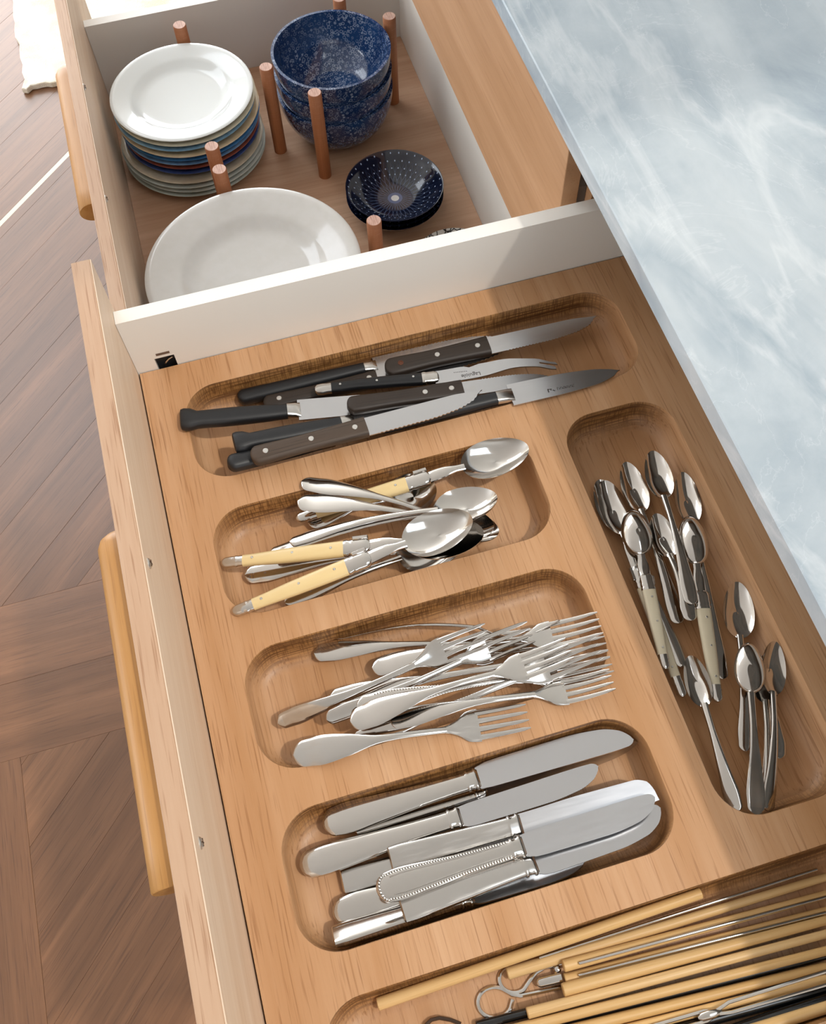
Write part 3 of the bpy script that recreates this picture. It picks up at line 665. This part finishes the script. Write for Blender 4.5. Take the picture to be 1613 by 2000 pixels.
def table_knife(p1, p2, label, kind='teardrop', roll=0, hw=0.0112, w=0.019, tip='round', my=1, serr=0, hf=0.5, m='steel'):
    Mx, L = frame(p1, p2, roll); e = empty('table_knife', Mx); tag(e, label, 'knife', 'table knives in the tray')
    xh = L * hf; xcol = xh - 0.011
    if kind in ('teardrop', 'bead'):
        keys = [(0, hw * .92, .0075), (.08, hw, .0085), (.35, hw * .86, .0085), (.7, hw * .66, .0082), (1, hw * .58, .0085)]; secs = []
        for i in range(6):
            q = R(90 * (i + .25) / 6); secs.append((hw * .8 * (1 - math.cos(q)), hw * .92 * math.sin(q), .0075 * (.45 + .55 * math.sin(q)), 0, 0, 0))
        for i in range(1, 19):
            s = i / 18; hh, t = interp(keys, s); secs.append((hw * .8 + (xcol - hw * .8) * s, hh, t, 0, 0, 0))
        h = MB().loft(secs, 18, .75, .62).build('handle', M[m], e)
        if kind == 'bead':
            mb = MB(); n = 46
            for k in range(n):
                s = k / (n - 1); x = hw * .75 + (xcol - hw * .9) * s; hh = interp([(q[0], q[1]) for q in keys], s)[0] * .80
                for sg in (-1, 1): mb.lathe([(.0012, -.0006), (.0012, .0002), (.0008, .0010), (.0001, .0013)], 8, (x, sg * hh, .0034))
            for k in range(1, 12):
                a = R(90 + 180 * k / 12); mb.lathe([(.0012, -.0006), (.0012, .0002), (.0008, .0010), (.0001, .0013)], 8, (hw * .75 + .72 * hw * .75 * math.cos(a), .78 * hw * math.sin(a), .0033))
            mb.build('beading', M[m], h)
            gl = MB(); path = [(hw * 1.0 + (xcol - hw * 1.6) * s, interp([(q[0], q[1]) for q in keys], s)[0] * .58, .0041) for s in [i / 10 for i in range(11)]]
            gl.tube(path, .0004, 6); gl.tube([(x, -y, z) for x, y, z in path], .0004, 6); gl.build('raised_line', M[m], h)
    else:
        keys = [(0, hw * .86, .0075), (.5, hw * .78, .0085), (1, hw * .66, .0082)]; secs = [(0, hw * .70, .003, 0, 0, 0), (.0012, hw * .82, .0062, 0, 0, 0)]
        for i in range(1, 14):
            s = i / 13; hh, t = interp(keys, s); secs.append((.002 + (xcol - .002) * s, hh, t, 0, 0, 0))
        h = MB().loft(secs, 18, .45, .5).build('handle', M[m], e)
    hc = hw * (.58 if kind != 'rect' else .66); secs = []
    for s, q, t in ((0, 1.0, .0084), (.08, 1.14, .0090), (.2, 1.14, .0090), (.28, 1.0, .0082), (.62, 1.04, .0078), (.7, 1.2, .0074), (.82, 1.2, .0066), (.9, 1.08, .0050), (1.0, 1.0, .0030)):
        secs.append((xcol + .011 * s, hc * q, t, 0, 0, 0))
    MB().loft(secs, 18, .6, .6).build('collar', M[m], e)
    MB().prism(blade_outline(xh - .001, L, w, tip, serr, .3, .97, .00022, my), -.0007, .0007).build('blade', M['blade'], e, ang=20)
    return e
def rivets(e, xs, hz, r=.0026, y=0.0):
    for x in xs: MB().lathe([(r, -.0006), (r, .0001), (r * .9, .0004), (.0003, .0005)], 16, (x, y, hz)).build('rivet', M['rivet'], e)
def steak_knife(p1, p2, label, hm='dark_wood', hl=0.46, hw=0.0095, w=0.019, rv=(.12, .5, .9), my=1, hole=None, roll=0, serr=26, flatend=False, group='steak and kitchen knives in the tray', s0=.14, th=.0105):
    Mx, L = frame(p1, p2, roll); e = empty('steak_knife', Mx); tag(e, label, 'knife', group)
    xh = L * hl; secs = []
    for i in range(6):
        q = R(90 * (i + .3) / 6); secs.append((hw * .75 * (1 - math.cos(q)), hw * math.sin(q), th * (.6 + .4 * math.sin(q)), 0, 0, 0))
    keys = [(0, hw, th), (.4, hw * .88, th), (.8, hw * .98, th), (1, hw * 1.05, th)]
    for i in range(1, 15):
        s = i / 14; hh, t = interp(keys, s); secs.append((hw * .75 + (xh - hw * .75) * s, hh, t, 0, 0, 0))
    h = MB().loft(secs, 18, .55, .5).build('handle', M[hm], e)
    if hole is not None: MB().lathe([(.0028, 0), (.0028, .0004), (.0020, .0006), (.0018, .0001), (.0003, .0001)], 16, (xh * hole, 0, th * .5 - .0001)).build('hanging_hole', plain('hole brown', '5A2F18', .6), h)
    rivets(e, [xh * s for s in rv], th * .5 + .0001)
    MB().prism(blade_outline(xh - .002, L, w, 'steak', serr, s0, .97, .0006, my), -.0007, .0007).build('blade', M['blade'], e, ang=20)
    return e
def kitchen_knife(p1, p2, label, hl=0.45, hw=0.0098, w=0.024, roll=0, hook=True, my=1, tip='point', bol=.012, serr=0, group='steak and kitchen knives in the tray', blade='blade', serr_s0=.1):
    """black moulded handle with a hooked butt, steel collar, plain blade"""
    Mx, L = frame(p1, p2, roll); e = empty('kitchen_knife', Mx); tag(e, label, 'knife', group)
    xh = L * hl; th = .013; secs = [(0, hw * .80, th * .5, 0, 0, .0016 * my), (.001, hw * 1.06, th * .85, 0, 0, .0016 * my), (.004, hw * 1.16, th, 0, 0, .0014 * my), (.010, hw * 1.12, th, 0, 0, .0010 * my)]
    if not hook: secs = [(hw * .75 * (1 - math.cos(R(q))), hw * math.sin(R(q)), th * (.6 + .4 * math.sin(R(q))), 0, 0, 0) for q in (8, 25, 45, 65, 85)]
    keys = [(0, hw * .86 if hook else hw, th), (.35, hw * .92, th), (.7, hw * .86, th * .95), (1, hw * .74, th * .85)]; x0 = .016 if hook else hw
    for i in range(15):
        s = i / 14; hh, t = interp(keys, s); secs.append((x0 + (xh - x0) * s, hh, t, 0, 0, 0))
    MB().loft(secs, 18, .7, .7).build('handle', M['black'], e)
    MB().loft([(xh - .0005, hw * .76, th * .86, 0, 0, 0), (xh + bol * .6, hw * .80, th * .7, 0, 0, 0), (xh + bol, hw * .86, th * .3, 0, 0, 0)], 18, .6, .6).build('collar', M['steel_worn'], e)
    MB().prism(blade_outline(xh + bol * .8, L, w, tip, serr, serr_s0, .97, .0006, my), -.0009, .0009).build('blade', M[blade], e, ang=20)
    return e
def flat_text(parent, name, body, size, x, y, z, rot=0.0, m='ink', squash=1.0):
    cu = bpy.data.curves.new(name, 'FONT'); cu.body = body; cu.size = size; cu.extrude = 0.00004; cu.align_x = 'CENTER'; cu.align_y = 'CENTER'
    o = bpy.data.objects.new(name, cu); COL.objects.link(o); o.parent = parent; o.location = (x, y, z); o.rotation_euler = (0, 0, R(rot)); o.scale = (squash, 1, 1); cu.materials.append(M[m])
    bpy.context.view_layer.update(); me = bpy.data.meshes.new_from_object(o.evaluated_get(bpy.context.evaluated_depsgraph_get())); me.name = name
    bpy.data.objects.remove(o); o = bpy.data.objects.new(name, me); COL.objects.link(o); o.parent = parent; o.location = (x, y, z); o.rotation_euler = (0, 0, R(rot)); o.scale = (squash, 1, 1); return o

# ------------------------------------------------------------------ hollow A: steak and kitchen knives
kitchen_knife(at(465, 779, -.018), at(985, 655, -.016), 'black-handled serrated knife lying edge up along the far wall of its hollow', hl=.47, hw=.0078, w=.020, hook=False, my=-1, tip='steak', serr=34)
steak_knife(at(514, 786, -.020), at(1010, 672, -.020), 'dark riveted steak knife buried under the folding cheese knife', hw=.0085, rv=(.14, .52, .93), hl=.44)
kitchen_knife(at(352, 823, -.006), at(900, 772, -.014), 'black-handled paring knife jutting furthest out of its hollow, with hooked butt', hl=.375, hw=.0098, w=.023, my=1)
kitchen_knife(at(452, 861, -.012), at(950, 765, -.022), 'black-handled paring knife with hooked butt just below the furthest jutting one', hl=.41, hw=.0092, w=.020, my=1)
k4 = steak_knife(at(678, 795, -.002), at(1085, 735, -.011), 'black steak knife with two rivets near the blade, teeth up', hm='dark_wood', hl=.545, hw=.0092, w=.0165, rv=(.67, .90), my=-1, s0=.22, serr=24)
mb = MB()
for a in range(4):
    for b in range(3): mb.box(a * .0014, a * .0014 + .0009, b * .0016 + .0003 * (a % 2), b * .0016 + .0010, 0, .00005)
o = mb.build('blade_mark', M['steel_worn'], k4, False); o.location = ((at(1085, 735, -.011) - at(678, 795, -.002)).length * .585, -.0026, .00072)
kitchen_knife(at(443, 902, -.022), at(700, 842, -.023), 'black knife butt sticking out under the brown riveted handle', hl=.70, hw=.0085, w=.012, hook=False)
ck = kitchen_knife(at(740, 838, -.021), at(1213, 729, -.014), 'chef knife with pale bolster and maker mark on the broad blade', hl=.485, hw=.0085, w=.024, hook=False, bol=.016, tip='point')
ck.name = 'chef_knife'
Lk = (at(1213, 729, -.014) - at(740, 838, -.021)).length
mk = MB().box(-.0055, -.0044, -.0020, .0020, 0, .00005).box(-.0044, -.0012, .0009, .0017, 0, .00005).box(-.0026, -.0018, -.0004, .0009, 0, .00005)
mk.add([(-.0010, -.0006, 0), (.0012, -.0018, 0), (.0018, -.0010, 0), (-.0004, .0003, 0), (-.0010, -.0006, .00005), (.0012, -.0018, .00005), (.0018, -.0010, .00005), (-.0004, .0003, .00005)], [(3,2,1,0),(4,5,6,7),(0,1,5,4),(1,2,6,5),(2,3,7,6),(3,0,4,7)])
mo = mk.build('blade_mark', M['ink'], ck, False); mo.location = (Lk * .70, -.0052, .00092); mo.rotation_euler = (0, 0, R(-4))
mb = MB(); _x = 0.0
for k in range(11):
    _h = (.0030, .0022, .0024, .0022, .0026, .0022, .0024, .0022, .0026, .0024, .0030)[k]; mb.box(_x, _x + .0005, -_h / 2, _h / 2, 0, .00005); mb.box(_x, _x + .0011, (-_h / 2 if k % 2 else _h / 2 - .0005), (-_h / 2 + .0005 if k % 2 else _h / 2), 0, .00005); _x += .0016
o = mb.build('blade_lettering', M['ink'], ck, False); o.location = (Lk * .70 + .0040, -.0050, .00092); o.rotation_euler = (0, 0, R(-2))
steak_knife(at(490, 894, -.008), at(946, 773, -.008), 'brown-handled steak knife with three rivets on the near edge of its hollow', hm='brown_wood', hl=.485, hw=.0095, w=.0195, rv=(.13, .52, .90), s0=.10, serr=24)
steak_knife(at(752, 722, .000), at(1171, 627, -.004), 'black steak knife lying on top with hanging hole and two rivets', hm='dark_wood', hl=.475, hw=.0103, w=.020, rv=(.50, .89), hole=.15, s0=.16, serr=28, th=.011)
# folding cheese knife
p1, p2 = at(613, 759, -.003), at(1084, 711, -.006); Mx, L = frame(p1, p2); e = empty('cheese_knife', Mx)
tag(e, 'slim black cheese knife with chrome ends and a two-pronged curved tip', 'knife', 'steak and kitchen knives in the tray')
secs = [(0.0002, .0016, .003, 0, 0, 0), (.001, .0034, .006, 0, 0, -.0002), (.003, .0052, .0075, 0, 0, 0), (.008, .0058, .008, 0, 0, 0), (.012, .0052, .008, 0, 0, .0002), (.0165, .0054, .008, 0, 0, .0004)]
MB().loft(secs, 16, .7, .7).build('end_cap', M['steel_worn'], e)
xh = L * .445; secs = [(.0164 + (xh - .0164) * s, h, .0085, 0, 0, y) for s, h, y in ((0, .0052, .0004), (.3, .0056, .0012), (.7, .0062, .0008), (1, .0066, 0))]
MB().loft(secs, 16, .7, .65).build('handle', M['horn'], e); rivets(e, [.0164 + (xh - .0164) * s for s in (.1, .5, .9)], .0043, .0012, .001)
MB().loft([(xh - .0005, .0066, .0086, 0, 0, 0), (xh + .001, .0071, .0092, 0, 0, 0), (xh + .003, .0071, .0092, 0, 0, 0), (xh + .0036, .0066, .0086, 0, 0, 0), (xh + .011, .0070, .0088, 0, 0, 0), (xh + .0145, .0058, .0075, 0, 0, 0), (xh + .016, .003, .004, 0, 0, 0)], 18, .6, .65).build('bolster', M['steel'], e)
cl = [(xh + .012, .0), (xh + .03, .001), (L * .70, .0035), (L * .82, .0075), (L * .92, .0055), (L, -.0005)]; wk = [(0, .0072), (.3, .0078), (.5, .0070), (.75, .0048), (.9, .0046), (1, .0042)]
up, dn = [], []
for i in range(25):
    s = i / 24; x = cl[0][0] + (L - cl[0][0]) * s; yc = interp([(q[0], q[1]) for q in cl], x)[0]; hh = interp(wk, s)[0]
    dip = .0028 * max(0, 1 - abs(s - .30) / .06)
    up.append((x, yc + hh - dip)); dn.append((x, yc - hh))
slot_x = L * .935; ys = interp([(q[0], q[1]) for q in cl], slot_x)[0]; ye = interp([(q[0], q[1]) for q in cl], L)[0]
MB().prism(dn + [(L - .001, ye - .0009), (slot_x, ys - .0006), (slot_x, ys + .0008), (L + .002, ye + .0010)] + list(reversed(up)), -.0007, .0007, .0).build('blade', M['blade'], e, ang=20)
flat_text(e, 'blade_lettering', 'Laguiole', .0058, xh + .047, -.0012, .0008, 184)
mb = MB()
for k in range(8): mb.box(k * .0017, k * .0017 + .0007, 0, .0008, 0, .00005)
o = mb.build('small_lettering', M['ink'], e, False); o.location = (xh + .031, .0030, .00072)

# ------------------------------------------------------------------ hollow B: table spoons
GB = 'table spoons in the tray'
spoon(at(600, 1016, -.022), at(850, 946, -.018), 'steel spoon whose bowl peeps out under the furthest ivory handle', GB, wb=.021, lb=.36, depth=.008)
spoon(at(478, 1124, -.021), at(905, 1060, -.018), 'steel spoon with flat handle end lying between the two ivory spoons', GB, wb=.0195, lb=.31)
spoon(at(556, 1177, -.018), at(900, 1045, -.012), 'steel spoon with pale handle end against the near edge of its hollow', GB, wb=.020, lb=.36, hw=.0085, roll=14)
resin_spoon(at(578, 1014, -.012), at(1032, 872, .006), 'ivory-handled spoon with its bright bowl on the far side of the pile', GB)
spoon(at(582, 946, -.004), at(968, 1046, -.020), 'further of two broad steel spoon handles crossing over an ivory handle', GB, wb=.0200, lb=.30, hw=.0102, roll=-18)
spoon(at(574, 984, -.004), at(958, 1034, -.016), 'nearer of two broad steel spoon handles crossing over an ivory handle', GB, wb=.0200, lb=.30, hw=.0110, roll=-14)
spoon(at(527, 1062, -.022), at(966, 956, -.014), 'slim steel spoon with dark bowl, further up of the nested pair', GB, wb=.0190, lb=.28, roll=-14, hw=.0062)
spoon(at(560, 1068, -.020), at(966, 978, -.010), 'slim steel spoon with dark bowl, nearer one of the nested pair', GB, wb=.0190, lb=.30, roll=-14, hw=.0062)
resin_spoon(at(434, 1083, -.010), at(944, 1022, -.008), 'ivory-handled spoon lying level, its bowl under another spoon', GB, wb=.0195)
resin_spoon(at(455, 1186, -.012), at(921, 1000, .008), 'ivory-handled spoon on top of the pile in the near corner', GB, wb=.0200)

# ------------------------------------------------------------------ hollow C: forks
fork(at(612, 1272, -.023), at(1045, 1244, -.021), 'fork with a small scroll on its handle, second from the far wall', roll=-6, dip=.005, hw=.0088)
fork(at(655, 1240, -.017), at(1088, 1206, -.015), 'fork tipped on its side with arched back beside the far wall of its hollow', roll=-68, dip=.012, hw=.0080, wt_=.0115)
fork(at(727, 1305, -.016), at(1172, 1217, .000), 'bright fork with head highest at the end of the hollow', roll=-6, hw=.0095, wt_=.0135)
fork(at(643, 1365, -.016), at(1185, 1262, -.014), 'fork whose dark handle end lies beneath the long slanting fork', hw=.0090)
fork(at(640, 1415, -.022), at(1040, 1242, -.016), 'fork with a thin dark handle below the slanting fork', roll=24, hw=.0065)
fork(at(700, 1382, -.018), at(1196, 1292, -.012), 'fork with a beaded handle in the middle of the pile', beaded=True, hw=.0095)
fork(at(690, 1464, -.021), at(1172, 1275, -.006), 'fork with long dark handle leaning on the near wall of its hollow', roll=18, hw=.0085)
fork(at(760, 1400, -.016), at(1192, 1318, -.016), 'fork with tines lowest at the near end of the hollow', hw=.0085, roll=-10)
fork(at(688, 1412, -.008), at(1116, 1268, .002), 'broad-handled fork on top in the middle of the pile', hw=.0112, wt_=.0125, roll=-8)
fork(at(548, 1424, -.016), at(962, 1248, .004), 'fork slanting across the others with tines spread upward', hw=.0075, wt_=.0125, roll=28)
fork(at(571, 1468, -.016), at(1029, 1392, .004), 'fork lying half on the rib of the tray, nearest the table knives', hw=.0118, wt_=.0132, dip=.003, m='steel_worn')

# ------------------------------------------------------------------ hollow D: table knives
table_knife(at(667, 1723, -.0235), at(1150, 1590, -.025), 'square-ended table knife under the small round-tipped one', 'rect', hf=.53, m='steel_worn')
table_knife(at(650, 1784, -.0235), at(1190, 1622, -.025), 'round-ended table knife beneath the beaded knife', 'teardrop', hf=.55, hw=.0118)
table_knife(at(698, 1628, -.022), at(1247, 1452, -.018), 'table knife standing on edge below the furthest blade', 'rect', roll=64, hw=.0085, hf=.46, w=.016)
table_knife(at(652, 1841, -.0215), at(1152, 1690, -.020), 'table knife on edge along the near wall of its hollow', 'rect', roll=-38, hf=.54, serr=50)
table_knife(at(631, 1610, -.010), at(1231, 1429, -.004), 'round-ended table knife with the furthest blade, edge upward', 'teardrop', my=-1, hw=.0125, w=.0208, roll=-7)
table_knife(at(586, 1692, -.018), at(1173, 1508, -.008), 'round-ended table knife with a short pale blade and scratched tip', 'teardrop', hw=.0118, w=.0180, hf=.53, serr=40, roll=-5)
table_knife(at(760, 1677, -.013), at(1278, 1535, -.010), 'square-ended table knife with a slanting cut tip', 'rect', tip='clip', w=.020, hf=.49, hw=.0118, m='steel_worn', roll=4.5)
table_knife(at(784, 1779, -.013), at(1298, 1595, -.009), 'square-ended table knife with long finely toothed blade nearest the chopsticks', 'rect', w=.0215, hf=.50, serr=70, hw=.0120, m='steel_worn', roll=-6)
table_knife(at(736, 1744, -.007), at(1286, 1574, -.004), 'table knife with a beaded border round its handle', 'bead', w=.019, hf=.515, hw=.0118, roll=-2)

# ------------------------------------------------------------------ hollow E: tea spoons
GE = 'tea spoons in the tray'; T = dict(lb=.33, wb=.0118, hw=.0060, depth=.006, arch=.004)
def tsp(a, b, label, **k):
    d = dict(T); d.update(k); return spoon(a, b, label, GE, **d)
tsp(at(1326, 1218, -.016), at(1222, 902, -.020), 'tea spoon with bowl half hidden behind the topmost tea spoon', hw=.0068)
tsp(at(1414, 1326, -.020), at(1335, 921, -.018), 'tea spoon with bowl beside the topmost one and dark handle end lower down', lb=.27, wb=.0115)
tsp(at(1336, 1302, -.022), at(1172, 936, -.021), 'tea spoon lying deepest under the ivory tea spoons', lb=.30, wb=.0135)
tsp(at(1346, 1214, -.012), at(1276, 1004, -.018), 'short tea spoon with bowl between the topmost handle and a face-down ivory spoon', lb=.42, wb=.0112, hw=.0065)
resin_spoon(at(1334, 1362, -.015), at(1180, 938, -.015), 'ivory tea spoon with the bowl touching the hollow wall', GE, lb=.27, wb=.0128, k=.80, resin='bone')
resin_spoon(at(1292, 1310, -.012), at(1226, 998, -.010), 'ivory tea spoon with bowl turned face down', GE, lb=.30, wb=.0135, k=.80, roll=180, resin='bone')
resin_spoon(at(1394, 1374, -.014), at(1338, 1010, -.014), 'ivory tea spoon standing apart in the middle, bowl face down', GE, lb=.28, wb=.0130, k=.84, roll=180, resin='bone')
tsp(at(1352, 1180, -.004), at(1274, 880, -.010), 'topmost tea spoon with the bowl furthest up the hollow', lb=.33, wb=.0122, hw=.0066)
tsp(at(1456, 1468, -.022), at(1440, 1136, -.012), 'tea spoon with large upright bowl at the side of the hollow', lb=.35, wb=.0132)
tsp(at(1522, 1482, -.022), at(1488, 1280, -.022), 'short pale tea spoon handle lying under the bundle of handles', lb=.33, wb=.0105, hw=.0068)
tsp(at(1500, 1586, -.018), at(1494, 1282, -.019), 'tea spoon second in the bundle at the near end', lb=.32, wb=.0112)
tsp(at(1508, 1582, -.015), at(1522, 1250, -.012), 'dark-bowled tea spoon nearest the worktop side', lb=.33, wb=.0118, roll=22)
tsp(at(1478, 1592, -.010), at(1462, 1257, -.010), 'tea spoon on top of the bundle, bowl turned face down', lb=.31, wb=.0125, roll=180, hw=.0072, arch=-.003)
tsp(at(1440, 1590, -.016), at(1348, 1283, -.012), 'tea spoon slanting away from the bundle, narrow tilted bowl', lb=.34, wb=.0102, roll=-20, hw=.0066)

# ------------------------------------------------------------------ hollow F: chopsticks, skewers, tongs
GF = 'bamboo chopsticks in the near hollow'
def stick(a, b, label, r0=.0042, r1=.0030, m='bamboo', group=GF, name='chopstick', n=12):
    Mx, L = frame(a, b); o = MB().tube([(0, 0, 0), (.0006, 0, 0), (L * .5, 0, 0), (L - .0005, 0, 0), (L, 0, 0)], [r0 * .85, r0, (r0 + r1) / 2, r1, r1 * .8], n).build(name, M[m], None)
    o.matrix_world = Mx; return tag(o, label, 'chopstick', group)
def ext(p, q, z0, z1, k):
    a, b = at(*p, z0), at(*q, z1); return a, a + (b - a) * k
def S(p, q, label, z0=-.014, z1=-.014, k=1.0, **kw):
    a, b = ext(p, q, z0, z1, k); return stick(a, b, label, **kw)
GK = 'black lacquer chopsticks'
S((930, 2004), (1613, 1825), 'black lacquer chopstick further from the tongs', -.0262, -.0258, 1.0, r0=.0034, r1=.0026, m='lacquer', group=GK)
S((985, 2024), (1613, 1866), 'black lacquer chopstick nearer the tongs', -.0262, -.0256, 1.0, r0=.0034, r1=.0030, m='lacquer', group=GK)
S((1290, 2018), (1613, 1930), 'thick black lacquer chopstick beside the steel tongs', -.0256, -.0252, 1.2, r0=.0042, r1=.0042, m='lacquer', group=GK)
S((1330, 2040), (1613, 1948), 'black lacquer chopstick in the gap beyond the nearest bamboo', -.0256, -.0252, 1.2, r0=.0036, r1=.0040, m='lacquer', group=GK)
S((735, 1953), (1366, 1736), 'bamboo chopstick pressed against the far wall of the chopstick hollow', -.021, -.012, r0=.0046, r1=.0040)
S((988, 1895), (1612, 1706), 'bamboo chopstick with its thick end beside the upper wire loop', -.0250, -.0240, 1.0, r0=.0045, r1=.0030)
S((1098, 1882), (1612, 1742), 'bamboo chopstick with splintered thick end, furthest of three side by side', -.0245, -.0245, 1.0, r0=.0043, r1=.0030)
S((1100, 1906), (1613, 1772), 'bamboo chopstick in the middle of three side by side', -.0248, -.0245, 1.0, r0=.0042, r1=.0030)
S((1097, 1929), (1613, 1792), 'bamboo chopstick nearest of three side by side, with glossy flecks', -.0235, -.0235, 1.0, r0=.0048, r1=.0034)
S((1028, 1964), (1613, 1809), 'bamboo chopstick just beyond the first black chopstick', -.0240, -.0240, 1.0, r0=.0040, r1=.0030)
S((985, 2004), (1613, 1846), 'bamboo chopstick between the two black chopsticks', -.0245, -.0245, 1.0, r0=.0038, r1=.0032)
S((1010, 2036), (1613, 1886), 'bamboo chopstick on the near side of the black chopsticks', -.0235, -.0235, 1.0, r0=.0042, r1=.0034)
S((1100, 2034), (1613, 1905), 'bamboo chopstick just beyond the steel tongs', -.0240, -.0230, 1.0, r0=.0040, r1=.0030)
S((1420, 2022), (1613, 1962), 'bamboo chopstick on the near side of the steel tongs', -.0180, -.0180, 1.3, r0=.0044, r1=.0040)
GW = 'metal skewers in the near hollow'
def pin(p, q, label):
    o = S(p, q, label, -.019, -.019, r0=.0012, r1=.0012, m='steel', group=GW, name='skewer'); o['category'] = 'skewer'
pin((1050, 1862), (1592, 1690), 'thin steel skewer along the far wall above the bamboo')
pin((1130, 1880), (1613, 1750), 'thin steel skewer lying between two bamboo chopsticks')
pin((1130, 1905), (1613, 1782), 'thin steel skewer second between the bamboo chopsticks')
def wire(pts, label, r=.0016, m='steel'):
    P = [at(*p, -.0283 if m == 'steel' else -.0262) for p in pts]; c = P[0]; o = MB().tube([p - c for p in P], r, 8).build('skewer', M[m]); o.location = c; return tag(o, label, 'skewer', GW)
def arc(cx, cy, rx, ry, a0, a1, n=22):
    return [(cx + rx * math.cos(R(a0 + (a1 - a0) * i / n)), cy + ry * math.sin(R(a0 + (a1 - a0) * i / n))) for i in range(n + 1)]
wire([(1043, 1892)] + arc(1004, 1912, 29, 27, -70, -310) + [(1034, 1916), (1046, 1900), (1062, 1890), (1096, 1881)], 'wire loop skewer end beside the thick bamboo ends')
wire([(1001, 1952)] + arc(966, 1958, 33, 30, 22, 300) + [(1000, 1942), (1016, 1945), (1050, 1938), (1096, 1928)], 'wire loop skewer end lying bare on the wood')
wire([(830, 2004), (842, 1992), (858, 1988), (880, 1992), (900, 2000)], 'dark bent wire hook at the near rim of the chopstick hollow', .0014, 'chrome_dark')
# tongs: a small pair with a rounded end, and a long pair with two wire arms
p = at(1047, 1921, -.0266); q = at(1097, 1909, -.0266); Mx, L = frame(p, q); e = empty('tongs', Mx); tag(e, 'small steel tongs with rounded end between the wire loop and the bamboo', 'tongs')
MB().loft([(.0002, .0014, .002, 0, 0, 0), (.0012, .0028, .004, 0, 0, 0), (.003, .0036, .005, 0, 0, 0), (L * .6, .0036, .005, 0, 0, 0), (L, .0034, .004, 0, 0, 0)], 14, .8, .8).build('arm', M['steel'], e)
bp = Mx.inverted() @ at(1088, 1893, -.0262); MB().lathe([(.0003, -.003), (.0018, -.0024), (.003, 0), (.0018, .0024), (.0003, .003)], 14, tuple(bp)).build('pivot_ball', M['steel'], e)
MB().tube([tuple(bp), (bp.x - .002, bp.y - .003, -.0005), (bp.x - .003, 0.001, 0)], .0012, 8).build('hinge', M['steel'], e)
p = at(1270, 2018, -.012); q = at(1625, 1912, -.010); Mx, L = frame(p, q); e = empty('tongs', Mx); tag(e, 'long steel tongs with two wire arms and a clasp among the chopsticks', 'tongs')
MB().tube([(0, .0035, 0), (L * .3, .0032, 0), (L * .36, .0012, .001), (L * .44, .0040, 0), (L, .0050, 0)], .0014, 8).build('arm', M['steel'], e)
MB().tube([(0, -.0035, 0), (L * .3, -.0032, 0), (L * .36, -.001, .001), (L * .44, -.0026, 0), (L, -.0030, 0)], .0014, 8).build('arm', M['steel'], e)
MB().loft([(L * .26, .0008, .0012, .001, 0, 0), (L * .28, .0030, .004, .001, 0, 0), (L * .33, .0034, .0048, .001, 0, 0), (L * .37, .0026, .003, .001, 0, 0), (L * .39, .0008, .001, .001, 0, 0)], 12, .9, .9).build('clasp', M['steel'], e)

# ------------------------------------------------------------------ rug on the floor
rg = [(-0.362, 2.036)]
for i in range(1, 60): rg.append((-0.362 + 0.66 * i / 60, 2.036 + random.uniform(-.006, .006)))
rg += [(0.298, 2.036), (0.298, 3.6)]
for i in range(0, 60): rg.append((-0.355 + random.uniform(-.004, .004) + .012 * i / 60 * 0, 3.6 - 1.56 * i / 60))
o = MB().prism(rg, FL + .0005, FL + .014, .0015).build('rug', M['rug'], None, False); tag(o, 'thick cream rug with a ragged edge on the sunlit floor', 'rug')
